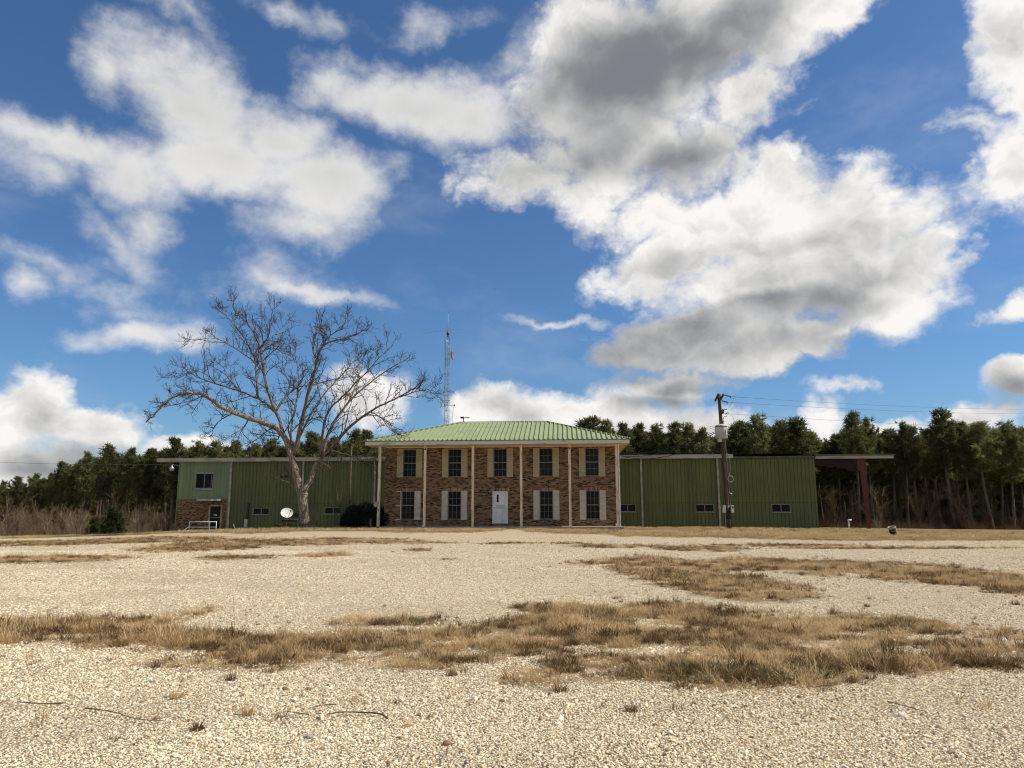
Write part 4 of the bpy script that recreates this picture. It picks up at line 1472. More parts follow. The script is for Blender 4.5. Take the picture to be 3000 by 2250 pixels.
def build_pecan():
    YT = 50.0
    r = random.Random(11)
    zc = lambda p, dy=0.0: at(400 + p[0] * .4702, 820 + (p[1] if p[1] > 420 else 420 - (420 - p[1]) * .87) * .4702, YT + dy)
    base = zc((1045, 1566))
    base.z -= .1
    T = Thing('bare_tree', 'big leafless pecan tree with a forked grey trunk in front of the green warehouse', 'tree', tuple(base))
    tr = smooth_poly([zc((1046, 1575)), zc((1044, 1500)), zc((1040, 1430)), zc((1034, 1370)), zc((1038, 1325))], 1)
    mb = MB()
    n = len(tr)
    rad = [.50, .40, .345, .32, .30, .30, .31, .32, .33, .33]
    mb.tube(resample(tr, .25), list(np.interp(np.linspace(0, 1, len(resample(tr, .25))), [0, .06, .15, .5, .85, 1], [.56, .44, .36, .32, .32, .34])), 14)
    # bark ridges
    nv = [Vector(v) for v in mb.v]
    mb.v = [(v.x + r.gauss(0, .014), v.y + r.gauss(0, .014), v.z) for v in nv]
    # limbs: (points in the close-up, base radius, depth run towards (-) or away (+) from the camera at the tip)
    limbs = [
        ([(1034, 1372), (1010, 1290), (985, 1175), (960, 1075), (918, 965), (860, 915), (740, 875), (610, 832), (520, 790), (430, 715), (350, 705), (250, 715), (180, 760), (120, 830), (60, 885)], .25, -1.6),
        ([(918, 965), (882, 845), (830, 782), (760, 738), (640, 690), (500, 650), (380, 610), (290, 548)], .115, 2.2),
        ([(880, 850), (815, 700), (790, 560), (770, 430), (740, 330), (690, 250), (610, 170), (590, 85)], .105, -1.2),
        ([(757, 738), (750, 620), (742, 500), (700, 400), (640, 300), (560, 200), (520, 140)], .075, 2.8),
        ([(790, 570), (700, 480), (590, 410), (480, 345), (350, 372)], .06, -2.4),
        ([(742, 480), (820, 380), (880, 300), (960, 230)], .055, 2.0),
        ([(770, 430), (830, 330), (830, 240), (850, 150)], .05, -2.5),
        ([(872, 812), (930, 722), (1000, 665), (1100, 655), (1250, 612), (1400, 600)], .085, 3.0),
        ([(985, 1080), (1010, 960), (1040, 840), (1065, 720), (1105, 600), (1130, 490), (1150, 410), (1230, 370), (1330, 350), (1430, 290)], .15, -2.2),
        ([(1125, 500), (1090, 420), (1110, 330), (1130, 260)], .05, 1.5),
        ([(1155, 405), (1220, 320), (1290, 260), (1320, 230)], .045, -2.0),
        ([(965, 1030), (960, 950), (985, 800), (1010, 690), (1010, 560), (980, 460), (1000, 380)], .085, 3.2),
        ([(1000, 1010), (1070, 870), (1130, 760), (1230, 640), (1330, 540), (1400, 450)], .08, 2.6),
        ([(1040, 1320), (1090, 1235), (1110, 1155), (1160, 1098), (1205, 1060)], .225, .3),
        ([(1203, 1062), (1280, 960), (1380, 870), (1500, 790), (1620, 740), (1760, 655)], .13, -1.8),
        ([(1640, 730), (1750, 690), (1850, 680), (1895, 745)], .045, -2.4),
        ([(1160, 1096), (1190, 960), (1240, 860), (1330, 750), (1440, 650), (1560, 560), (1690, 490)], .12, 2.0),
        ([(1150, 1105), (1165, 900), (1200, 800), (1290, 720), (1400, 610), (1500, 500), (1600, 400)], .10, -3.0),
        ([(1205, 1060), (1300, 1088), (1400, 1112), (1500, 1180), (1610, 1275)], .05, -2.4),
        ([(1140, 1130), (1180, 1150), (1218, 1182)], .07, -.8),
        ([(1005, 1285), (960, 1272), (900, 1245), (840, 1212)], .05, -1.0),
        ([(700, 866), (660, 930), (600, 960), (520, 1022)], .05, -1.6),
        ([(900, 945), (880, 1000), (830, 1000), (760, 1042)], .06, -1.2),
        ([(1440, 840), (1520, 850), (1570, 900), (1610, 960)], .045, -2.2),
        ([(600, 830), (540, 860), (490, 900), (470, 960)], .05, .8),
        ([(430, 715), (330, 760), (270, 800)], .04, 1.5),
        ([(1330, 750), (1370, 650), (1400, 560), (1420, 470)], .05, 2.5),
        ([(1010, 690), (930, 610), (900, 500), (930, 400)], .045, 2.6),
        ([(640, 690), (560, 600), (540, 540), (480, 500)], .045, 2.6),
        ([(500, 650), (430, 580), (350, 560), (270, 600), (200, 610)], .04, -.8),
    ]
    trunk = T.part('trunk', mb, PECAN_B, smooth=True)
    # depth of each limb's root follows the limb it leaves
    done = []
    for li, (pl, r0, dyt) in enumerate(limbs):
        # root depth: nearest already placed limb point in the picture
        best, dy0 = 1e9, 0.0
        for qp, qy in done:
            dd = (qp[0] - pl[0][0]) ** 2 + (qp[1] - pl[0][1]) ** 2
            if dd < best:
                best, dy0 = dd, qy
        if best > 60 ** 2:
            dy0 = 0.0
        seglen = [0.0]
        for a, b in zip(pl[:-1], pl[1:]):
            seglen.append(seglen[-1] + math.hypot(b[0] - a[0], b[1] - a[1]))
        ds = [dy0 + dyt * (s / seglen[-1]) ** 1.2 for s in seglen]
        for (a, b, da, db_) in zip(pl[:-1], pl[1:], ds[:-1], ds[1:]):
            for k in range(6):
                done.append(((a[0] + (b[0] - a[0]) * k / 6, a[1] + (b[1] - a[1]) * k / 6), da + (db_ - da) * k / 6))
        pts = smooth_poly([zc(p, d) for p, d in zip(pl, ds)], 2)
        pts = resample(pts, .3)
        m = len(pts)
        pts = [p + Vector((r.gauss(0, .018), r.gauss(0, .03), r.gauss(0, .018))) * min(1, i / 4) for i, p in enumerate(pts)]
        rr = [max(r0 * 1.12 * (1 - .86 * (i / (m - 1)) ** .8), .013) for i in range(m)]
        lb = MB()
        lb.tube(pts, rr, 9 if r0 > .1 else 6)
        limb = T.part('limb', lb, PECAN_B if li in (0, 13) else LIMB_B, smooth=True)
        tw = MB()
        tot = sum((b - a).length for a, b in zip(pts[:-1], pts[1:]))
        step = .21
        acc = 0.0
        start_at = 0.16 if r0 > .09 else 0.08
        if li == 13:
            start_at = .7
        if li == 0:
            start_at = .30
        for i in range(1, m):
            d = pts[i] - pts[i - 1]
            acc += d.length
            if acc < step * r.uniform(.6, 1.4) or i / m < start_at:
                continue
            acc = 0
            t = i / m
            dirn = d.normalized()
            side = Vector((r.gauss(0, 1), r.gauss(0, 1), r.gauss(0, 1)))
            side = (side - dirn * side.dot(dirn)).normalized()
            d2 = dirn * r.uniform(.3, .9) + side * r.uniform(.6, 1.0) + Vector((0, 0, .25))
            L = r.choice((r.uniform(.6, 1.5), r.uniform(.8, 1.9), r.uniform(1.4, 2.7))) * (1.15 - .80 * t)
            p2 = branch_path(r, pts[i], d2, L, 6, .17, .05)
            ra = min(rr[i] * .55, .012 + .009 * L)
            tw.tube(p2, [ra * (1 - .5 * k / 6) + .0045 for k in range(7)], 4, False)
            for j in range(2, 7):
                if r.random() < .25:
                    continue
                for q in range(r.choice((1, 2, 2))):
                    dd = (p2[j] - p2[j - 1]).normalized()
                    s2 = Vector((r.gauss(0, 1), r.gauss(0, 1), r.gauss(0, 1)))
                    s2 = (s2 - dd * s2.dot(dd)).normalized()
                    L3 = r.uniform(.25, .85)
                    p3 = branch_path(r, p2[j], dd * .7 + s2 * .9 + Vector((0, 0, .15)), L3, 4, .22, .07)
                    tw.tube(p3, [.0115, .0108, .0098, .009, .0075], 3, False)
                    for j3 in (1, 2, 3):
                        if r.random() < .7:
                            d3 = (p3[j3 + 1] - p3[j3]).normalized()
                            s3 = Vector((r.gauss(0, 1), r.gauss(0, 1), r.gauss(0, 1))).normalized()
                            p4 = branch_path(r, p3[j3], d3 * .8 + s3 * .8, r.uniform(.12, .38), 3, .2, .08)
                            tw.tube(p4, [.0095, .0088, .008, .0065], 3, False)
        # whip ends
        for k in range(5):
            p2 = branch_path(r, pts[-1 - k], (pts[-1 - k] - pts[-2 - k]).normalized() + Vector((r.gauss(0, .5), r.gauss(0, .5), r.gauss(0, .5) + .1)), r.uniform(.15, .4), 5, .18, .03)
            tw.tube(p2, [.011, .010, .009, .008, .007, .005], 4, False)
        if len(tw.v):
            T.part('twigs', tw, TWIG, limb)


build_pecan()


# ------------------------------------------------------------------ pines
def pine_meshes(seed, H=13.0, crown0=0.5, width=0.17, dens=1.0, needles=None, cs=1.0):
    r = random.Random(seed)
    needles = needles or 24
    tm, cm = MB(), MB()
    bx, by = r.gauss(0, .25), r.gauss(0, .25)
    ax = lambda t: Vector((bx * math.sin(t * 2.2), by * math.sin(t * 2.6), t * H))
    pts = [ax(k / 9) for k in range(10)]
    pts[0].z -= 1.0
    r0 = .012 * H + .03
    tm.tube(pts, [r0 * (1 - .88 * (k / 9)) + .012 for k in range(10)], 7)
    Rm = width * H

    def clump(p, d, s):
        s *= cs
        for _ in range(needles):
            v = Vector((r.gauss(0, 1), r.gauss(0, 1), r.gauss(0, 1))).normalized()
            v = (v + d * .55 + Vector((0, 0, .2))).normalized()
            L = s * r.uniform(.6, 1.1)
            w = Vector((r.gauss(0, 1), r.gauss(0, 1), r.gauss(0, 1))).cross(v).normalized() * (s * .115)
            o = p + Vector((r.gauss(0, .1), r.gauss(0, .1), r.gauss(0, .1))) * s
            b = len(cm.v)
            cm.v.extend([tuple(o - w * .5), tuple(o + w * .5), tuple(o + v * L + w * .35), tuple(o + v * L - w * .35)])
            cm.f.append((b, b + 1, b + 2, b + 3))
    z = crown0 * H
    while z < H * .99:
        t = (z - crown0 * H) / (H * (1 - crown0))
        n = r.choice((3, 3, 4, 4, 5))
        a0 = r.uniform(0, 6.28)
        for k in range(n):
            if r.random() > dens:
                continue
            a = a0 + k * 6.28 / n + r.gauss(0, .3)
            L = Rm * (math.sqrt(max(1 - max((t - .30) / .72, 0) ** 2.0, 0)) * (.55 + .45 * min(1, t * 2.5)) + .03) * (r.choice((r.uniform(.45, 1.0), r.uniform(.7, 1.45))) if t < .7 else r.uniform(.5, 1.0))
            el = .05 + t * .95 + r.gauss(0, .12)
            d = Vector((math.cos(a) * math.cos(el), math.sin(a) * math.cos(el), math.sin(el)))
            p0 = ax(z / H)
            pp = branch_path(r, p0, d, L, 4, .10, .07)
            tm.tube(pp, [.045 * (1 - .2 * q) * (.5 + .5 * (1 - t)) + .008 for q in range(5)], 4, False)
            m = max(1, int(L / .42))
            for q in range(m + 1):
                s = 1 - q * .42 / max(L, .4) * r.uniform(.7, 1.0)
                if s < .25:
                    break
                i = min(int(s * 4), 3)
                p = pp[i].lerp(pp[i + 1], s * 4 - i) + Vector((r.gauss(0, .16), r.gauss(0, .16), r.gauss(0, .12)))
                clump(p, d, r.uniform(.42, .72))
        z += H * r.uniform(.022, .034)
    clump(ax(1.0), Vector((0, 0, 1)), .5)
    clump(ax(.985), Vector((0, 0, 1)), .5)
    # dead stubs under the crown
    for k in range(14):
        zz = r.uniform(.18, crown0) * H
        a = r.uniform(0, 6.28)
        tm.tube(branch_path(r, ax(zz / H), Vector((math.cos(a), math.sin(a), r.uniform(-.3, .3))), r.uniform(.4, 1.5), 3, .15, 0), [.022, .016, .012, .008], 3, False)
    return tm, cm


def tree_proto(name, label, cat, tm, cm, tmat, cmat):
    T = Thing(name, label, cat, (0, 0, 0))
    T.part('trunk', tm, tmat, smooth=True)
    T.part('crown', cm, cmat)
    return T.e


PH = 13.0
PROTO = [tree_proto('pine_tree', 'pine', 'pine tree', *pine_meshes(100 + i, PH, c0, w, dn), PINE_B, PINE)
         for i, (c0, w, dn) in enumerate([(.50, .125, .95), (.42, .14, .9), (.54, .12, 1.0), (.38, .13, .8), (.50, .15, .8), (.34, .13, .95), (.58, .115, .85)])]
USED = set()


def plant(i, loc, rot, scale, label, group):
    """the first use of a prototype moves the prototype itself; later ones copy it with its parts"""
    src = PROTO[i]
    if i in USED:
        return copy_thing(src, loc, rot, scale, label, group)
    USED.add(i)
    src.location, src.rotation_euler = loc, (0, 0, rot)
    src.scale = (scale,) * 3 if not hasattr(scale, '__len__') else scale
    src['label'], src['group'] = label, group
    return src


def build_pines():
    r = random.Random(5)
    LG, BG, RG = 'pines of the left woods', 'pines behind the warehouse roof', 'pines of the right woods'
    tops = [  # (x, y of the tip in the photo, depth, group, label)
        (10, 1413, 165, LG, 'low pine at the far left end of the woods, above the bare white tree'),
        (54, 1403, 158, LG, 'small rounded pine second from the far left end of the tree line'),
        (111, 1394, 150, LG, 'small pine third from the far left end, lower than the next one right'),
        (187, 1360, 138, LG, 'spiky pine whose tip just touches the overhead cable at left'),
        (256, 1334, 120, LG, 'broad dark pine where the overhead cable disappears into the woods'),
        (326, 1311, 110, LG, 'tallest round-headed pine of the left woods'),
        (389, 1322, 108, LG, 'flat-topped pine right of the tallest left pine'),
        (446, 1322, 106, LG, 'thin-topped pine just left of the warehouse roof overhang'),
        (519, 1292, 98, BG, 'pointed pine rising above the left end of the warehouse roof'),
        (570, 1303, 98, BG, 'second pine above the pale end bay of the warehouse'),
        (628, 1303, 98, BG, 'pine right of the pale end bay window, low above the roof'),
        (696, 1299, 98, BG, 'bright green pine above the first white downspout'),
        (745, 1307, 98, BG, 'short pine left of the pecan crown fork, seen over the roof'),
        (794, 1294, 96, BG, 'pine seen over the roof through the left lower pecan boughs'),
        (858, 1300, 97, BG, 'pine hidden behind the left pecan limb'),
        (920, 1274, 94, BG, 'dark pine seen between the two pecan limbs'),
        (985, 1290, 95, BG, 'pine behind the right pecan limb, lower than its neighbours'),
        (1040, 1268, 92, BG, 'tall pine left of the office eave, right of the pecan fork'),
        (1077, 1269, 94, BG, 'narrow pine directly above the left corner of the office roof'),
        (1707, 1242, 90, RG, 'first pine to show over the right slope of the office roof'),
        (1743, 1234, 90, RG, 'tallest of the pines over the right slope of the office roof'),
        (1780, 1243, 90, RG, 'rounded pine over the lower right slope of the office roof'),
        (1830, 1249, 90, RG, 'pine above the right corner of the office eave'),
        (1876, 1252, 91, RG, 'pine just right of the office eave, above the service cables'),
        (1921, 1254, 91, RG, 'low wide pine midway between office eave and utility pole'),
        (1971, 1250, 90, RG, 'rounded pine behind the sagging service cables'),
        (2013, 1250, 90, RG, 'pine whose tip stands left of the loose needles by the transformer'),
        (2055, 1264, 90, RG, 'thin airy pine directly left of the transformer'),
        (2146, 1254, 90, RG, 'narrow pine just right of the transformer'),
        (2179, 1246, 90, RG, 'pine second to the right of the utility pole'),
        (2217, 1227, 88, RG, 'tall open-crowned pine standing out right of the utility pole'),
        (2279, 1241, 89, RG, 'pine left of the white cloud gap, above the ribbed wall'),
        (2325, 1235, 87, RG, 'pine with a sloping right shoulder above the ribbed wall'),
        (2379, 1275, 90, RG, 'low pine above the right corner of the ribbed wall'),
        (2445, 1283, 88, RG, 'lowest pine above the open canopy, left of its tall neighbour'),
        (2493, 1221, 82, RG, 'tall clumpy pine above the middle of the canopy'),
        (2537, 1237, 83, RG, 'pine close right of the tall clumpy one above the canopy'),
        (2595, 1266, 84, RG, 'lower pine above the outer end of the canopy'),
        (2633, 1249, 82, RG, 'broad airy pine right of the canopy end'),
        (2670, 1263, 83, RG, 'pine between the airy crown and the tallest right pine'),
        (2765, 1213, 80, RG, 'tallest pine of the right woods, tip crossing the lowest wire'),
        (2819, 1248, 80, RG, 'rounded pine right of the tallest right-hand pine'),
        (2879, 1245, 78, RG, 'pine with a group of bare dark trunks below it, near the right edge'),
        (2936, 1250, 79, RG, 'broad pine second from the right edge'),
        (2984, 1267, 80, RG, 'pine cut by the right edge of the view'),
    ]
    for k, (px, py, Y, grp, lab) in enumerate(tops):
        p = at(px, py, Y)
        z0 = gz(p.x, Y) - .1
        H = p.z - z0
        i = r.randrange(7)
        if px > 2400:
            i = (2, 0, 6, 4, 2)[k % 5]
        s = H / PH
        wx = s * r.uniform(.85, 1.25)
        plant(i, (p.x, Y, z0), r.uniform(0, 6.28), (wx, wx, s), lab, grp)
    # second and third ranks
    sky = [(-400, 1430), (0, 1425), (111, 1405), (187, 1375), (256, 1345), (326, 1330), (446, 1335), (520, 1315), (700, 1312), (1070, 1285), (1700, 1255), (1900, 1268), (2100, 1275), (2250, 1250), (2330, 1255), (2380, 1288), (2445, 1297), (2493, 1245), (2600, 1280), (2700, 1275), (2765, 1240), (2900, 1262), (3000, 1275), (3400, 1260)]
    sx, sy = [a for a, b in sky], [b for a, b in sky]
    n = 0
    for row, dY in enumerate((4, 10, 17, 26)):
        px = -330 + row * 13
        while px < 3330:
            base_y = np.interp(px, [-400, 0, 187, 326, 520, 1000, 1700, 2400, 2700, 3000, 3400], [178, 165, 138, 112, 98, 94, 91, 88, 82, 80, 78])
            gap = 29 if px > 2350 or px < 480 else 38
            if 1090 < px < 1690:
                px += 40
                continue
            Y = base_y + dY + r.uniform(-2.5, 2.5)
            py = np.interp(px, sx, sy) + abs(r.gauss(0, 13)) + (2 + row * 3)
            p = at(px, py, Y)
            z0 = gz(p.x, Y) - .1
            H = p.z - z0
            grp = LG if px < 500 else BG if px < 1090 else RG
            lab = {LG: 'slender pine packed into the shaded ranks of the left woods', BG: 'pine half hidden behind the warehouse roof ridge', RG: 'slender pine packed into the shaded ranks of the right woods'}[grp]
            if n < 250 and (px < 520 or px > 2380 or row < 2):
                i = r.randrange(7)
                s = H / PH
                wx = s * r.uniform(.9, 1.2)
                plant(i, (p.x, Y, z0), r.uniform(0, 6.28), (wx, wx, s), lab, grp)
                n += 1
            px += gap * r.uniform(.65, 1.35) * (90 / Y)
    # the wood behind, one mass
    src = []
    for i in range(5):
        tm, cm = pine_meshes(300 + i, PH, (.3, .4, .08, .25, .05)[i], .18, .95, 16)
        mb = MB()
        mb.v, mb.f = list(tm.v), list(tm.f)
        mb.add(cm.v, cm.f)
        o = source('far_pine_shape', mb, PINE)
        src.append(o)
    P, S = [], []
    for _ in range(700):
        px = r.choice((r.uniform(-500, 3500), r.uniform(-500, 3500), r.uniform(2350, 3600), r.uniform(-200, 560)))
        base_y = np.interp(px, [-400, 0, 187, 326, 520, 1000, 1700, 2400, 2700, 3000, 3400], [178, 165, 138, 112, 98, 94, 91, 88, 82, 80, 78])
        Y = base_y + r.uniform(30, 75)
        py = np.interp(px, sx, sy) + r.uniform(14, 60)
        p = at(px, py, Y)
        z0 = gz(p.x, Y)
        P.append((p.x, Y, z0))
        s = (p.z - z0) / PH
        S.append((s * 1.15, s * 1.15, s))
    n = len(P)
    scatter('woods', P, np.stack([np.zeros(n), np.zeros(n), rs.uniform(0, 6.28, n)], 1), S, rs.randint(0, 5, n), src, PINE)


build_pines()


# ------------------------------------------------------------------ bare brush, saplings and shrubs
def brush_mb(seed, H=2.6, stems=9, spread=.5, thick=.018, up=.05, subs=5):
    r = random.Random(seed)
    mb = MB()
    for _ in range(stems):
        a = r.uniform(0, 6.28)
        d = Vector((math.cos(a) * spread * r.random(), math.sin(a) * spread * r.random(), 1))
        L = H * r.uniform(.55, 1.0)
        p = branch_path(r, (r.gauss(0, .15 * spread), r.gauss(0, .15 * spread), -.15), d, L, 7, .09, up)
        th = thick * r.uniform(.7, 1.3)
        mb.tube(p, [th * (1 - .75 * k / 7) + .003 for k in range(8)], 4, False)
        for _k in range(subs):
            j = r.randint(2, 6)
            dd = (p[j] - p[j - 1]).normalized()
            s = Vector((r.gauss(0, 1), r.gauss(0, 1), r.gauss(0, .6)))
            q = branch_path(r, p[j], dd * .9 + s.normalized() * .7, L * r.uniform(.15, .42), 4, .14, .06)
            mb.tube(q, [th * .42, th * .36, th * .3, th * .25, th * .2], 3, False)
            for j2 in (1, 2, 3):
                s = Vector((r.gauss(0, 1), r.gauss(0, 1), r.gauss(0, 1))).normalized()
                q2 = branch_path(r, q[j2], (q[j2 + 1] - q[j2]).normalized() + s * .8, L * r.uniform(.06, .16), 2, .15, .05)
                mb.tube(q2, [th * .28, th * .24, th * .18], 3, False)
    return mb


def leafy_mb(seed, rx, ry, rz_, n, size, lobes=None, bottom=0.0):
    r = random.Random(seed)
    mb = MB()
    lobes = lobes or [(0, 0, rz_, rx, ry, rz_)]
    for _ in range(n):
        cx, cy, cz, a, b, c = r.choice(lobes)
        v = Vector((r.gauss(0, 1), r.gauss(0, 1), r.gauss(0, 1))).normalized()
        k = r.random() ** .28
        p = Vector((cx + v.x * a * k, cy + v.y * b * k, max(cz + v.z * c * k, bottom)))
        nrm = (v + Vector((r.gauss(0, .6), r.gauss(0, .6), r.gauss(0, .6)))).normalized()
        x = nrm.cross(Vector((r.gauss(0, 1), r.gauss(0, 1), r.gauss(0, 1)))).normalized()
        y = nrm.cross(x)
        s = size * r.uniform(.6, 1.4)
        b0 = len(mb.v)
        mb.v.extend([tuple(p - x * s), tuple(p + y * s * .45), tuple(p + x * s), tuple(p - y * s * .45)])
        mb.f.append((b0, b0 + 1, b0 + 2, b0 + 3))
    return mb


def build_brush():
    r = random.Random(21)
    LG, RG = 'bare shrubs along the left woods', 'bare shrubs along the right woods'
    protos = []
    for i in range(5):
        mb = brush_mb(400 + i, 3.2, 10 + 2 * i, (.35, .6, .25, .8, .5)[i], .024, .04, 6)
        protos.append(mb)
    objs = {}

    def put(i, loc, rot, s, lab, grp):
        i = (i, grp)
        if i not in objs:
            o = link_mesh('bare_shrub', protos[i[0]], BRUSH if grp == LG else BRUSH_SHADE)
            tag(o, lab, 'shrub', grp)
            objs[i] = o
        else:
            o = objs[i].copy()
            COL.objects.link(o)
            tag(o, lab, 'shrub', grp)
        o.location, o.rotation_euler, o.scale = loc, (0, 0, rot), (s * .95, s * .95, s)
    for k in range(40):
        px = 10 + k * 12.5 + r.uniform(-8, 8)
        Y = r.uniform(74, 92)
        if px > 420:
            Y = r.uniform(70, 90)
        p = at(px, 1570, Y)
        put(r.randrange(5), (p.x, Y, gz(p.x, Y)), r.uniform(0, 6.28), r.choice((r.uniform(.45, .9), r.uniform(.6, 1.35))), 'leafless brown shrub in the thicket at the foot of the left pines', LG)
    for k in range(34):
        px = 2395 + k * 19 + r.uniform(-10, 10)
        Y = r.uniform(74, 90)
        p = at(px, 1557, Y)
        put(r.randrange(5), (p.x, Y, gz(p.x, Y)), r.uniform(0, 6.28), r.uniform(.4, 1.15), 'leafless brown shrub in the thicket at the foot of the right pines', RG)
    # undergrowth: dense low stems that nobody could count
    src = [source('undergrowth_shape', brush_mb(450 + i, 1.3, 16, .9, .014, .02, 4), BRUSH) for i in range(4)]
    P = []
    for _ in range(800):
        if r.random() < .5:
            px, Y = r.uniform(-350, 520), r.uniform(72, 100)
        else:
            px, Y = r.uniform(2390, 3400), r.uniform(74, 96)
        p = at(px, 1560, Y)
        P.append((p.x, Y, gz(p.x, Y)))
    n = len(P)
    s = rs.uniform(.5, 1.25, n)
    scatter('undergrowth', P, np.stack([np.zeros(n), np.zeros(n), rs.uniform(0, 6.28, n)], 1), np.stack([s, s, s], 1), rs.randint(0, 4, n), src, BRUSH)
    # distinct pale bare trees
    for px, py, Y, h, lab in ((141, 1572, 72, 3.4, 'pale bare sapling with a forked stem at the left woods edge'), (222, 1574, 68, 3.1, 'wide pale bare bush left of the young pine'),
                              (12, 1560, 82, 5.6, 'whitish bare tree cut by the left edge of the view'), (405, 1572, 71, 3.2, 'thin pale bare sapling right of the young pine'), (345, 1570, 80, 5.6, 'tall reddish bare tree standing against the left pines')):
        p = at(px, py, Y)
        st = 3 if 'wide' not in lab else 9
        mb = brush_mb(int(px), h, st, .35 if st == 3 else .8, .022, .03, 14)
        single('bare_sapling', mb, PALEBR if 'reddish' not in lab else BRUSH, lab, 'bare tree', (0, 0, 0)).location = (p.x, Y, gz(p.x, Y))
    # brownish bare trees on the right
    for px, Y, h, lab in ((2455, 76, 5.6, 'brown bare tree seen under the canopy'), (2700, 77, 6.4, 'twiggy brown bare tree below the airy pine'), (2830, 76, 5.4, 'reddish bare tree left of the dark trunks'), (2580, 75, 4.8, 'pale thin bare tree right of the red column')):
        p = at(px, 1556, Y)
        single('bare_sapling', brush_mb(int(px), h, 6, .45, .03, .03, 16), BRUSH_SHADE if px != 2580 else BRUSH, lab, 'bare tree', (0, 0, 0)).location = (p.x, Y, gz(p.x, Y))
    # young pines left
    for px, py, Y, H, w, lab in ((308, 1572, 69, 2.15, .30, 'young bright green pine at the edge of the left thicket'), (272, 1574, 71, 1.6, .32, 'smaller young pine left of the bright one'), (345, 1573, 72, 1.5, .32, 'low young pine right of the bright one')):
        p = at(px, py, Y)
        tm, cm = pine_meshes(int(px), H, .06, w, 1.0, 46, .42)
        T = Thing('young_pine', lab, 'pine tree', (0, 0, 0), group='young pines by the left thicket')
        T.part('trunk', tm, PINE_B)
        T.part('crown', cm, SAPL)
        T.e.location = (p.x, Y, gz(p.x, Y))
    # dark evergreen shrub by the office and the bare bush beside it
    Y = 49.2
    b = at(1080, 1556, Y)
    T = Thing('evergreen_shrub', 'wide black-green evergreen shrub at the left end of the office porch', 'shrub', (0, 0, 0))
    lobes = [(-1.0, 0, .75, .75, .6, .85), (-.3, .1, .85, .8, .6, .95), (.45, 0, .8, .75, .6, .95), (1.0, -.1, .6, .6, .55, .8), (-1.35, -.2, .5, .5, .5, .6), (1.35, .1, .7, .4, .4, .75)]
    T.part('foliage', leafy_mb(9, 1, 1, 1, 17000, .062, lobes, .0), SHRUB)
    T.part('stems', brush_mb(31, 1.7, 14, .8, .016, .03, 5), CLUTTER)
    T.e.location = (b.x, Y, gz(b.x, Y))
    p = at(1003, 1556, 52.5)
    single('bare_bush', brush_mb(77, 3.3, 22, .62, .015, .05, 7), worn('bush_stem', (0.10, 0.085, 0.06), (0.15, 0.125, 0.09), 3.0, .9), 'leafless vase-shaped bush against the warehouse, left of the dark shrub', 'bush', (0, 0, 0)).location = (p.x, 52.5, gz(p.x, 52.5))
    p = at(918, 1556, 49.5)
    single('bare_bush', brush_mb(79, 1.7, 7, .45, .014, .05, 6), PALEBR, 'small pale leafless bush at the right foot of the pecan trunk', 'bush', (0, 0, 0)).location = (p.x, 49.5, gz(p.x, 49.5))
    p = at(1085, 1556, 47.6)
    single('bare_bush', brush_mb(83, .9, 4, .5, .013, .05, 4), PALEBR, 'tiny pale forked twig growing in front of the dark shrub', 'bush', (0, 0, 0)).location = (p.x, 47.6, gz(p.x, 47.6))
    p = at(2575, 1555, 62)
    single('bare_bush', brush_mb(84, 1.5, 9, .8, .014, .04, 5), PALEBR, 'small tan leafless bush at the foot of the red canopy column', 'bush', (0, 0, 0)).location = (p.x, 62, gz(p.x, 62))


build_brush()


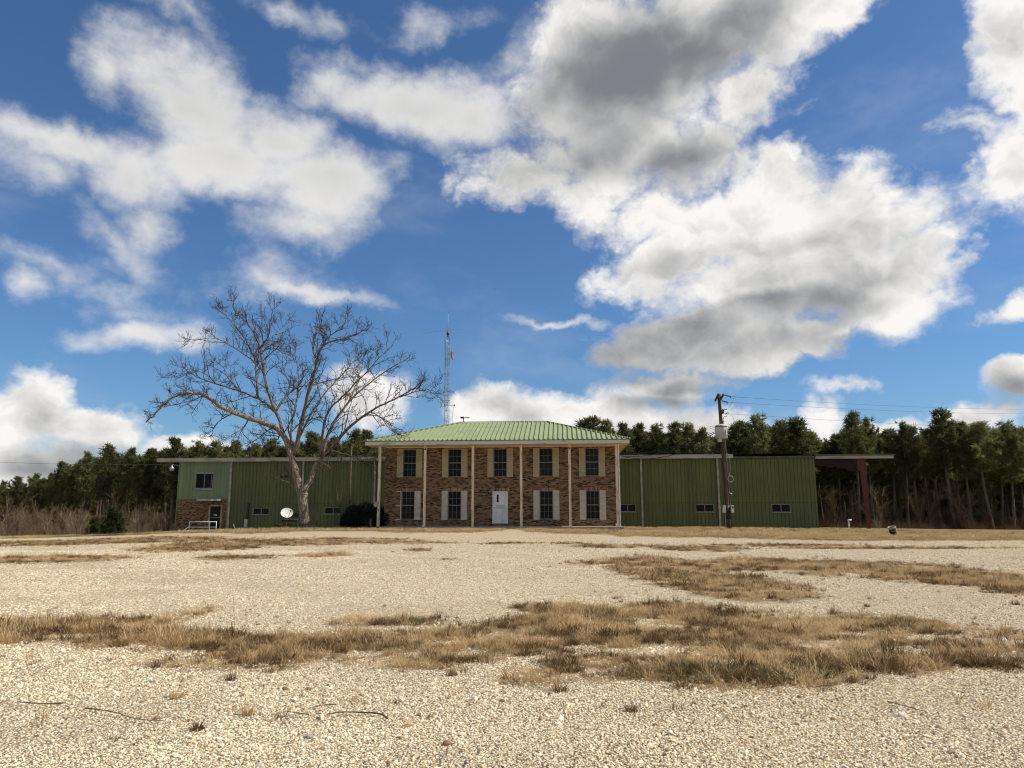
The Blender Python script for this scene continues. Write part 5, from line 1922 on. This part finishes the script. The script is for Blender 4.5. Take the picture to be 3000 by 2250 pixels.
# ------------------------------------------------------------------ radio tower, roof antenna
def build_tower():
    Y = 58.5
    cx = at(1309, 1250, Y).x
    z0 = gz(cx, Y) - .1
    zt = at(1309, 995, Y).z
    T = Thing('radio_tower', 'slender galvanised lattice radio tower rising behind the office roof', 'radio tower', (cx, Y, z0))
    s = .17
    legs = [(cx - s, Y - s * .6), (cx + s, Y - s * .6), (cx, Y + s * 1.1)]
    mb = MB()
    for x, y in legs:
        mb.tube([(x, y, z0), (x, y, zt)], .021, 6)
    z, k = z0 + .4, 0
    while z < zt - .2:
        for i in range(3):
            a, b = legs[i], legs[(i + 1) % 3]
            mb.tube([(*a, z), (*b, z)], .009, 4)
            mb.tube([(*(a if k % 2 else b), z), (*(b if k % 2 else a), min(z + .42, zt))], .008, 4)
        z += .42
        k += 1
    lat = T.part('lattice_mast', mb, GALV)
    tp = MB()
    ztop = at(1309, 974, Y).z
    for x, y in legs:
        tp.tube([(x, y, zt), (cx, Y, zt + .45)], .016, 5)
    tp.tube([(cx, Y, zt + .2), (cx, Y, ztop)], .045, 8)
    tp.lathe([(.0, -.1), (.11, -.1), (.13, 0), (.06, .12), (0, .12)], 10, Matrix.Translation((cx, Y, zt + .5)))
    tp.lathe([(.0, -.05), (.09, -.05), (.09, .05), (0, .05)], 10, Matrix.Translation((cx, Y, ztop - .1)))
    T.part('mast_head', tp, DARK, lat)
    T.part('whip_antenna', tube([(cx, Y, ztop), (cx, Y, at(1306, 920, Y).z)], [.022, .010], 6), GALV)
    z2 = at(1309, 967, Y).z
    rad = MB()
    for a, b in (((1305, 968), (1238, 978)), ((1309, 968), (1376, 965.5))):
        p, q = at(*a, Y), at(*b, Y)
        m = p.lerp(q, .5) + Vector((0, 0, .03))
        rad.tube([p, m, q], [.017, .014, .009], 5)
    rad.tube([(cx, Y, z2), (cx + .5, Y - 1.5, z2 - .3)], [.014, .008], 5)
    rad.tube([(cx, Y, z2), (cx - .3, Y + 1.6, z2)], [.014, .008], 5)
    T.part('radial_rods', rad, GALV)
    dz = at(1316, 1040, Y)
    db = MB()
    M = Matrix.Translation((cx + s + .18, Y, dz.z)) @ Matrix.Rotation(R(80), 4, 'Z') @ Matrix.Rotation(R(90), 4, 'X')
    db.lathe([(0, -.10), (.2, -.07), (.36, .0), (.40, .10), (.37, .11), (.2, .0), (0, -.04)], 20, M)
    T.part('dish_antenna', db, worn('weathered_dish', (0.22, 0.20, 0.14), (0.16, 0.145, 0.105), 3), smooth=True)
    ar = MB()
    for py, L in ((1149, .42), (1188, .42)):
        z = at(1316, py, Y).z
        ar.tube([(cx + s, Y, z), (cx + s + L, Y - .1, z - .01)], .016, 6)
    za = at(1316, 1188, Y).z
    ar.lathe([(0, -.05), (.05, -.05), (.05, .05), (0, .05)], 8, Matrix.Translation((cx + s + .42, Y - .1, za)))
    T.part('side_arm', ar, DARK)
    cb = MB()
    cb.tube([(cx - s - .05, Y - .15, zt), (cx - s - .03, Y - .12, zt - 1.6), (cx - s + .02, Y - .13, zt - 8), (cx - s, Y - .13, z0 + .2)], .016, 5)
    cb.tube([(cx + s + .38, Y - .1, za), (cx + s + .26, Y - .1, za - 1), (cx + s + .3, Y - .1, z0 + 1)], .008, 4)
    T.part('cable', cb, BLACK)
    # small aerial on the office ridge
    P, Q, vm, rzv = RIDGE
    u = uz(1358, 1235, vm)[0]
    A = Thing('roof_antenna', 'small black aerial with short tines on the left end of the office ridge', 'antenna', (u, vm, rzv), 'building')
    A.part('mast', tube([(u, vm, rzv - .03), (u, vm, rzv + .42)], .028, 8), BLACK)
    bm_ = MB()
    bm_.tube([(u - .20, vm, rzv + .36), (u + .42, vm, rzv + .36)], .022, 6)
    bm_.tube([(u - .22, vm, rzv + .37), (u + .03, vm, rzv + .37)], .065, 8)
    for k in range(6):
        x = u + .10 + k * .062
        bm_.tube([(x, vm - .18, rzv + .36), (x, vm + .18, rzv + .36)], .008, 4)
        bm_.tube([(x, vm, rzv + .32), (x, vm, rzv + .43)], .010, 4)
    A.part('boom', bm_, BLACK)


build_tower()


# ------------------------------------------------------------------ utility pole with transformer, wires
def wire(name, a, b, sag, r, label, cat='wire', group=None, m=None, n=24):
    a, b = Vector(a), Vector(b)
    pts = [a.lerp(b, k / n) - Vector((0, 0, 4 * sag * (k / n) * (1 - k / n))) for k in range(n + 1)]
    mb = MB()
    mb.tube(pts, r, 5)
    mb.smooth = True
    return single(name, mb, m or DARK, label, cat, tuple(a), group)


def build_pole():
    Y = 52.0
    b = at(2136, 1551, Y)
    b.z = gz(b.x, Y) - .3
    t = at(2106, 1154, Y)
    T = Thing('utility_pole', 'leaning dark wooden utility pole with a grey transformer, in front of the right wall', 'utility pole', tuple(b))
    P = lambda k: b.lerp(t, k)
    shaft = T.part('shaft', tube([P(k / 10) for k in range(11)], [.175 - .006 * k for k in range(11)], 12), POLEW)
    # two parallel crossarms running in depth
    for o in (-.17, .17):
        c = P(.972) + Vector((o, 0, 0))
        mb = MB()
        mb.bar(c + Vector((.30, 1.5, 0)), c - Vector((.30, 1.5, 0)), .10, .13)
        T.part('crossarm', mb, POLEW)
    br = MB()
    for sgn in (-1, 1):
        br.bar(P(.972) + Vector((.2 * sgn, 1.0 * sgn, -.05)), P(.905) + Vector((0, .1 * sgn, 0)), .03, .03)
    T.part('brace', br, DARK)
    ins = MB()
    ends = []
    for px, py, qx, qy, yy in ((2120, 1157, 2141, 1162, Y - 1.3), (2114, 1174, 2131, 1178.5, Y + 1.3)):
        a, c = at(px, py, yy), at(qx, qy, yy)
        ins.tube([a, c], .022, 6)
        for k in range(5):
            q = a.lerp(c, .2 + .17 * k)
            ins.lathe([(.0, -.02), (.055, -.015), (.06, .012), (.0, .02)], 10, Matrix.Translation(q) @ Matrix.Rotation(R(90), 4, 'Y'))
        ins.lathe([(0, -.09), (.03, -.08), (.035, .0), (0, .01)], 8, Matrix.Translation(c + Vector((0, 0, -.02))))
        ends.append(c)
    T.part('insulator', ins, DARK)
    # fuse cut-out bracket and hardware
    fz = MB()
    k1 = at(2110, 1209, Y - .1)
    fz.bar(P(.835), at(2118, 1203, Y - .25), .06, .09)
    fz.bar(at(2116, 1198.5, Y - .3), at(2130, 1199.5, Y - .3), .05, .05)
    fz.bar(at(2116, 1212, Y - .3), at(2134, 1213, Y - .3), .035, .035)
    fz.bar(P(.87), at(2117, 1200, Y - .25), .03, .03)
    fz.bar(at(2119, 1201, Y - .25), at(2118, 1210, Y - .25), .12, .12)
    pts = [at(2126, 1207, Y - .35), at(2130, 1208, Y - .35), at(2126, 1214, Y - .35), at(2129, 1220, Y - .35), at(2121, 1221, Y - .35), at(2118, 1230, Y - .35), at(2121, 1236, Y - .35)]
    fz.tube(pts, .022, 5)
    fz.tube([at(2127, 1211, Y - .35), at(2135, 1209, Y - .35)], .024, 5)
    T.part('fuse_cutout', fz, DARK)
    # transformer can
    xc = at(2113, 1268, Y - .48)
    xb = MB()
    h0, h1 = at(2113, 1285.5, Y - .48).z - xc.z, at(2113, 1249, Y - .48).z - xc.z
    M = Matrix.Translation(xc)
    xb.lathe([(0, h0), (.38, h0), (.41, h0 + .03), (.415, h1 - .08), (.395, h1), (.40, h1 + .02), (.33, h1 + .09), (.12, h1 + .16), (0, h1 + .165)], 28, M)
    tr = T.part('transformer', xb, XFMR, smooth=True)
    rim = MB()
    rim.lathe([(.385, h1 - .065), (.428, h1 - .06), (.428, h1 - .005), (.385, h1)], 28, M)
    rim.tube([xc + Vector((-.1, -.1, h1 + .1)), xc + Vector((-.1, -.1, h1 + .36))], .04, 8)
    rim.tube([xc + Vector((.15, -.05, h1 + .1)), xc + Vector((.15, -.05, h1 + .36))], .04, 8)
    rim.tube([xc + Vector((.33, -.2, h1 - .1)), xc + Vector((.2, -.385, h1 - .35)), xc + Vector((.18, -.41, -.15)), xc + Vector((.25, -.36, -.25))], .016, 5)
    rim.tube([xc + Vector((-.38, 0, h1 - .1)), xc + Vector((-.75, 0, h1)), xc + Vector((-.8, 0, h1 - .12)), xc + Vector((-.45, 0, h1 - .25))], .012, 5)
    T.part('bushing', rim, DARK, tr, smooth=True)
    T.part('terminal_box', box(xc.x - .32, xc.x - .05, xc.y - .30, xc.y - .12, xc.z + h0 - .24, xc.z + h0 - .002), XFMR, tr)
    bk = MB()
    for dz in (-.25, .28):
        bk.box(xc.x - .08, xc.x + .08, xc.y + .38, xc.y + .60, xc.z + dz - .05, xc.z + dz + .05)
    T.part('mount_bracket', bk, DARK, tr)
    # conduit, meter boxes
    c0, c1 = P(.03) + Vector((.19, -.08, 0)), P(.66) + Vector((.165, -.08, 0))
    T.part('conduit', tube([c0, P(.2) + Vector((.185, -.08, 0)), P(.45) + Vector((.175, -.08, 0)), c1], .034, 8), GREYW)
    gray = tube([P(.02) + Vector((-.20, -.05, 0)), P(.15) + Vector((-.19, -.06, 0))], .03, 8)
    T.part('conduit', gray, GALV)
    z0, z1 = at(2130, 1502, Y).z, at(2130, 1480, Y).z
    pm = P(.155)
    T.part('meter_box', box(pm.x - .38, pm.x - .19, pm.y - .28, pm.y + .02, z0, z1), XFMR)
    m2 = T.part('meter_box', box(pm.x + .19, pm.x + .36, pm.y - .3, pm.y + .02, z0, z1), WHITEP)
    T.part('meter_dial', tube([(pm.x + .275, pm.y - .302, z1 - .14), (pm.x + .275, pm.y - .36, z1 - .14)], .065, 12), DARK, m2)
    T.part('black_wrap', tube([P(.10), P(.195)], .185, 12), BLACK)
    loop = MB()
    cc = at(2141, 1403, Y - .2)
    loop.tube([at(2131, 1327, Y - .2), at(2138, 1340, Y - .2), at(2139, 1375, Y - .2), at(2137, 1395, Y - .2)], .012, 5)
    for k in range(3):
        rr = .17 + .02 * k
        loop.tube([cc + Vector((rr * math.cos(a), .02 * k, rr * 1.15 * math.sin(a))) for a in [i * 6.2832 / 18 for i in range(19)]], .011, 5)
    loop.tube([at(2137, 1440, Y - .2), at(2140, 1445, Y - .2), at(2145, 1448, Y - .2)], .013, 5)
    T.part('cable_coil', loop, GALV)
    # wires to the right
    wg = 'overhead wires to the right'
    far = 95.0
    wire('power_line', ends[0], at(3300, 1192.5, far), .55, .0085, 'topmost overhead wire running right from the pole', 'wire', wg)
    wire('power_line', ends[1], at(3300, 1207, far + 2), .5, .0085, 'second overhead wire, starting just below the topmost', 'wire', wg)
    wire('power_line', at(2134, 1212, Y - .3), at(3300, 1259, far), .35, .0085, 'lowest overhead wire running right from the fuse bracket', 'wire', wg)
    wire('jumper_wire', at(2152, 1161, Y - 1.3), at(2131, 1199, Y - .3), .1, .008, 'thin curved jumper from the top wire to the fuse bracket', 'wire')
    mb = MB()
    mb.tube([at(x, y, Y - .35) for x, y in ((2133, 1212), (2141, 1216), (2148, 1224), (2152, 1236), (2152, 1252), (2140, 1262))], .011, 5)
    single('jumper_wire', mb, DARK, 'thin looping lead from the fuse bracket down to the transformer', 'wire', tuple(at(2133, 1212, Y)))
    sg = 'service cables to the warehouse'
    for k, (y0, y1, lab) in enumerate(((1264, 1331, 'highest black service cable sagging from the transformer to the roof'), (1268, 1335, 'middle black service cable sagging from the transformer to the roof'), (1279, 1338, 'lowest black service cable sagging from the transformer to the roof'))):
        a = at(2096, y0, Y - .2)
        e = at(1806 + 10 * k, y1, 61.5)
        wire('service_cable', a, e, .45 + .12 * k, .026, lab, 'cable', sg, BLACK)
    # cable coming in from the left
    a = at(-350, 1335, 50)
    e = UH * (WU(522, 1360)) + VH * (VM - .1) + Vector((0, 0, WZ(1360, 522)))
    wire('overhead_cable', a, e, .25, .010, 'lone overhead cable crossing the left sky to the warehouse corner', 'cable')


build_pole()


# ------------------------------------------------------------------ dishes, picnic table, mast, bucket, pipe, junk
def dish(name, label, px, py, Y, rx, face_az, tilt, m, base_pt, arm=True, group=None):
    c = at(px, py, Y)
    T = Thing(name, label, 'satellite dish', tuple(base_pt), group=group)
    rot = Matrix.Rotation(face_az, 4, 'Z') @ Matrix.Rotation(math.pi / 2 - tilt, 4, 'X')
    M = Matrix.Translation(c) @ rot @ Matrix.Diagonal((1.0, .93, 1.0, 1.0))
    mb = MB()
    prof = [(rx * k / 8, .16 * rx * (k / 8) ** 2 * 1.4) for k in range(9)]
    prof += [(rx * 1.015, .235 * rx)] + [(rx * k / 8, .16 * rx * (k / 8) ** 2 * 1.4 - .02) for k in range(8, -1, -1)]
    mb.lathe(prof, 32, M)
    T.part('reflector', mb, m, smooth=True)
    M2 = Matrix.Translation(c) @ rot
    if arm:
        am = MB()
        a, e = M2 @ Vector((rx * .15, -rx * .95, .02)), M2 @ Vector((rx * .55, -rx * .05, rx * .95))
        am.tube([a, e], .014, 6)
        am.lathe([(0, -.06), (.04, -.06), (.045, .05), (0, .06)], 8, Matrix.Translation(e))
        T.part('feed_arm', am, DARK)
    bk = M2 @ Vector((0, 0, -.10))
    mm = MB()
    mm.tube([M2 @ Vector((0, -.05, .0)), bk], .05, 8)
    mm.tube([bk, (bk.x, bk.y, bk.z - rx * .8), Vector(base_pt)], .03, 8)
    T.part('mast', mm, GALV)
    return T


def build_small():
    # satellite dish on its own pipe mast, behind the picnic table
    Y = 53.4
    b = at(839, 1556, Y)
    b.z = gz(b.x, b.y) - .1
    dish('satellite_dish', 'clean white satellite dish on a pipe behind the picnic table', 840, 1504, Y - .15, .415, R(22), R(30), DISHW, b, True, 'satellite dishes')
    c = at(1106, 1479, 46.95)
    Cc = UH * ru(140, VC) + VH * VC
    bp = Vector((Cc.x, Cc.y - .09, c.z - .35))
    dish('satellite_dish', 'dull grey satellite dish fixed to the leftmost porch column', 1104, 1478, 46.45, .20, R(-28), R(20), DISHG, bp, False, 'satellite dishes')
    # picnic table
    Yt = 49.9
    p = at(846, 1553, Yt)
    p.z = gz(p.x, Yt)
    T = Thing('picnic_table', 'weathered dark picnic table beside the pecan trunk', 'picnic table', (0, 0, 0))
    L = .85
    top = MB()
    for k in range(5):
        x = -.36 + k * .18
        top.box(x - .085, x + .085, -L, L, .71, .75)
    T.part('tabletop', top, GREYW)
    for sx in (-1, 1):
        be = MB()
        for o in (-.075, .075):
            be.box(sx * .72 + o - .07, sx * .72 + o + .07, -L, L, .42, .46)
        T.part('bench', be, GREYW)
    for sy in (-.6, .6):
        for sx in (-1, 1):
            lg = MB()
            lg.bar((sx * .22, sy, .705), (sx * .62, sy, -.03), .09, .05)
            T.part('leg', lg, GREYW)
        T.part('crossbar', box(-.82, .82, sy + .03, sy + .07, .32, .415), GREYW)
        T.part('top_cleat', box(-.38, .38, sy + .03, sy + .07, .62, .705), GREYW)
    T.e.location = p
    T.e.rotation_euler = (0, 0, R(28))
    # plain mast left of the office
    Ym = 55.0
    a = at(1021, 1556, Ym)
    z0 = gz(a.x, Ym) - .1
    M = Thing('mast_pole', 'thin weathered mast rising through the dark shrub left of the office', 'pole', (a.x, Ym, z0))
    M.part('shaft', tube([(a.x, Ym, z0), (a.x + .02, Ym, at(1019, 1312, Ym).z)], [.065, .05], 10), GREYW)
    M.part('cap', tube([(a.x + .02, Ym, at(1019, 1312, Ym).z), (a.x + .02, Ym, at(1019, 1309, Ym).z)], .06, 10), GALV)
    # bucket
    g = onground(2620, 1580)
    Yb = 41.0
    c = at(2619, 1579, Yb)
    z = gz(c.x, Yb)
    B = Thing('bucket', 'battered black bucket with a pale rim lying tilted on the dry grass', 'bucket', (c.x, Yb, z + .02))
    Mt = Matrix.Translation((c.x, Yb, z + .06)) @ Matrix.Rotation(R(-14), 4, 'Y') @ Matrix.Rotation(R(8), 4, 'X')
    mb = MB()
    mb.lathe([(0, 0), (.155, 0), (.16, .01), (.20, .40), (.192, .40), (.15, .02), (0, .02)], 24, Mt)
    bk = B.part('body', mb, BLACK, smooth=True)
    rm = MB()
    rm.lathe([(.186, .33), (.205, .33), (.213, .42), (.19, .42), (.186, .33)], 24, Mt)
    B.part('rim', rm, worn('pale_rim', (0.42, 0.38, 0.31), (0.25, 0.22, 0.18), 5), smooth=True)
    hd = MB()
    hd.tube([Mt @ Vector((.21 * math.cos(t), -.20 * math.sin(t), .36 - .16 * math.sin(t))) for t in [k * math.pi / 10 for k in range(11)]], .006, 5)
    B.part('handle', hd, GALV)
    # stand pipe
    Yp = 60.0
    c = at(2488, 1552, Yp)
    z = gz(c.x, Yp)
    zt = at(2488, 1526, Yp).z
    S = Thing('standpipe', 'white plastic standpipe with an elbow beside the canopy', 'pipe', (c.x, Yp, z))
    S.part('riser', tube([(c.x, Yp, z - .1), (c.x, Yp, zt)], .052, 10), PVC)
    S.part('elbow', tube([(c.x - .02, Yp, zt - .02), (c.x - .02, Yp, zt + .05), (c.x + .05, Yp - .02, zt + .07), (c.x + .22, Yp - .05, zt + .07)], [.07, .07, .068, .06], 10), PVC)
    S.part('collar', tube([(c.x, Yp, zt - .20), (c.x, Yp, zt - .08)], .068, 10), PVC)
    # heap of scrap lumber by the meter box
    Yj = 60.3
    c = at(712, 1556, Yj)
    z = gz(c.x, Yj)
    J = Thing('broken_bench', 'broken wooden bench with a loose pale slat by the meter box', 'bench', (c.x, Yj, z))
    J.part('seat', box(c.x - .5, c.x + .65, Yj - .2, Yj + .25, z + .30, z + .36), GREYW)
    for x in (c.x - .42, c.x + .55):
        J.part('leg', box(x - .05, x + .05, Yj - .16, Yj + .2, z - .1, z + .297), GREYW)
    lb = MB()
    lb.bar((c.x - .72, Yj - .3, z + .62), (c.x - .35, Yj - .45, z - .02), .06, .04)
    J.part('loose_slat', lb, PALEBR)
    # picks of fallen twigs in the foreground
    rr = random.Random(3)

    def stick(pts, r0, label):
        q = [onground(*p) for p in pts]
        q = [Vector((v.x, v.y, gz(v.x, v.y) + r0 * .9 + h)) for v, h in zip(q, [rr.uniform(.004, .03) for _ in q])]
        q = smooth_poly(q, 1)
        mb = MB()
        mb.tube(q, [r0 * .72 * (1 - .55 * k / (len(q) - 1)) for k in range(len(q))], 6)
        mb.smooth = True
        single('fallen_twig', mb, CLUTTER, label, 'twig', tuple(q[0]), 'twigs on the gravel')
    stick([(1135, 2107), (1115, 2096), (1050, 2091), (1000, 2093), (962, 2100)], .011, 'dark hooked twig lying on the gravel, the largest in the foreground')
    stick([(185, 2058), (140, 2060), (90, 2066), (50, 2057)], .010, 'dark gently curved twig at the left edge of the gravel')
    stick([(250, 2074), (330, 2092), (400, 2112), (480, 2120)], .007, 'long thin pale twig trailing right from the left gravel')
    stick([(985, 2068), (950, 2070), (915, 2074)], .007, 'short thin twig just above the hooked one')
    stick([(905, 2100), (870, 2098), (840, 2090)], .006, 'thin forked twig left of the hooked one')
    stick([(2600, 2065), (2660, 2080), (2720, 2092)], .006, 'thin twig on the gravel at the lower right')
    stick([(1740, 1832), (1790, 1845), (1810, 1850)], .010, 'dark twig lying across the middle dead grass')
    stick([(2390, 2015), (2430, 2020), (2450, 2005)], .008, 'low forked twig at the right edge of the grass band')
    # larger stones that stand out
    for px, py, s, lab, m in ((437, 1993, .045, 'round white stone near the left grass edge', None), (905, 2160, .05, 'grey flat stone below the hooked twig', 1), (860, 2050, .05, 'whitish stone left of the small grass clumps', None), (2644, 2098, .055, 'pale stone on the lower right gravel', None),
                              (1310, 2180, .05, 'reddish brown stone at the lower middle', 2), (1390, 2045, .05, 'bright white stone right of the hooked twig', None), (2430, 1995, .04, 'white stone inside the right grass band', None), (1965, 2150, .05, 'broad pale stone near the bottom right of centre', None)):
        v = onground(px, py)
        s *= .6
        mt = STONE if m is None else worn('grey_stone', (0.22, 0.21, 0.2), (0.32, 0.31, 0.29), 9) if m == 1 else worn('red_stone', (0.22, 0.10, 0.06), (0.3, 0.15, 0.09), 9)
        mb = stone_mb(int(px), 2)
        mb.v = [(x * s, y * s, z * s) for x, y, z in mb.v]
        o = single('loose_stone', mb, mt if m else worn('white_stone', (0.72, 0.68, 0.6), (0.6, 0.55, 0.47), 9), lab, 'stone', (0, 0, 0), 'larger loose stones')
        o.location = (v.x, v.y, gz(v.x, v.y) + s * .35)
    # isolated grass clumps one can point to
    clumps = [(680, 1872, .62, DARKG, 2, 'dark bunch grass clump with two tall stalks, in the left grass'), (2610, 1920, .60, DARKG, 0, 'upright rusty brown grass clump in the right band'), (2440, 1795, .42, DARKG, 0, 'dark low clump standing alone above the right band'),
              (2975, 1775, .30, DARKG, 0, 'brown clump near the right edge of the gravel'), (680, 1990, .26, DARKG, 0, 'thin upright tuft just below the left grass band'), (515, 2040, .28, GRASS, 0, 'tan grass tuft on the left gravel'), (730, 2090, .30, GRASS, 0, 'leaning straw tuft right of the tan one'),
              (580, 2135, .22, DARKG, 0, 'small dark tuft lowest on the left gravel'), (1640, 2020, .30, DARKG, 0, 'thin dark tuft under the middle of the grass band'), (1850, 2080, .26, DARKG, 0, 'small dark tuft lowest in the middle'), (1985, 2075, .34, DARKG, 1, 'spindly weed under the green patch'),
              (1325, 1975, .28, DARKG, 0, 'brown tuft below the right end of the left band'), (2495, 1998, .28, DARKG, 0, 'dark tuft at the lower edge of the right band'), (2895, 2075, .26, GRASS, 1, 'wispy weed alone on the lower right gravel'), (2580, 2070, .28, GRASS, 1, 'thin branched weed on the right gravel'),
              (2540, 1775, .20, DARKG, 0, 'little dark tuft right of the lone low clump'), (1810, 1750, .28, GRASS, 0, 'tan tuft between the two right bands'), (20, 1880, .75, GRASS, 0, 'tall straw clump at the left edge'), (2800, 2045, .26, GRASS, 1, 'pale weed left of the lower right wispy one'),
              (1230, 1612, .34, GREENG, 0, 'green clump standing alone on the far gravel'), (1185, 1612, .24, GREENG, 0, 'smaller green clump left of the lone green one'), (1150, 1618, .2, GREENG, 0, 'least green clump at the left of three'), (1500, 1780, .24, GRASS, 0, 'sparse tuft at the left tip of the middle grass'), (2770, 1605, .4, GRASS, 1, 'branched dry weed on the far right gravel strip')]
    for i, (px, py, h, m, k, lab) in enumerate(clumps):
        v = onground(px, py)
        h *= .48
        mb = tuft_mb(900 + i, 90 if k != 1 else 16, .10 * h / .4 + .02, (h * .3, h), (.05, .75 if k != 1 else .5), .0055, (.05, .5))
        if k == 1:
            q = brush_mb(700 + i, h, 6, .7, .004, .03, 4)
            mb.add(q.v, q.f)
        if k == 2:
            q = random.Random(1)
            for _ in range(2):
                mb.tube(branch_path(q, (q.gauss(0, .03), 0, 0), Vector((-.12, 0, 1)), .50 + q.uniform(-.08, .05), 8, .025, .02), [.0032, .003, .0028, .0026, .0024, .0022, .002, .0018, .0015], 4)
        o = single('grass_clump', mb, m, lab, 'grass clump', (0, 0, 0), 'single grass clumps on the gravel')
        o.location = (v.x, v.y, gz(v.x, v.y))


build_small()
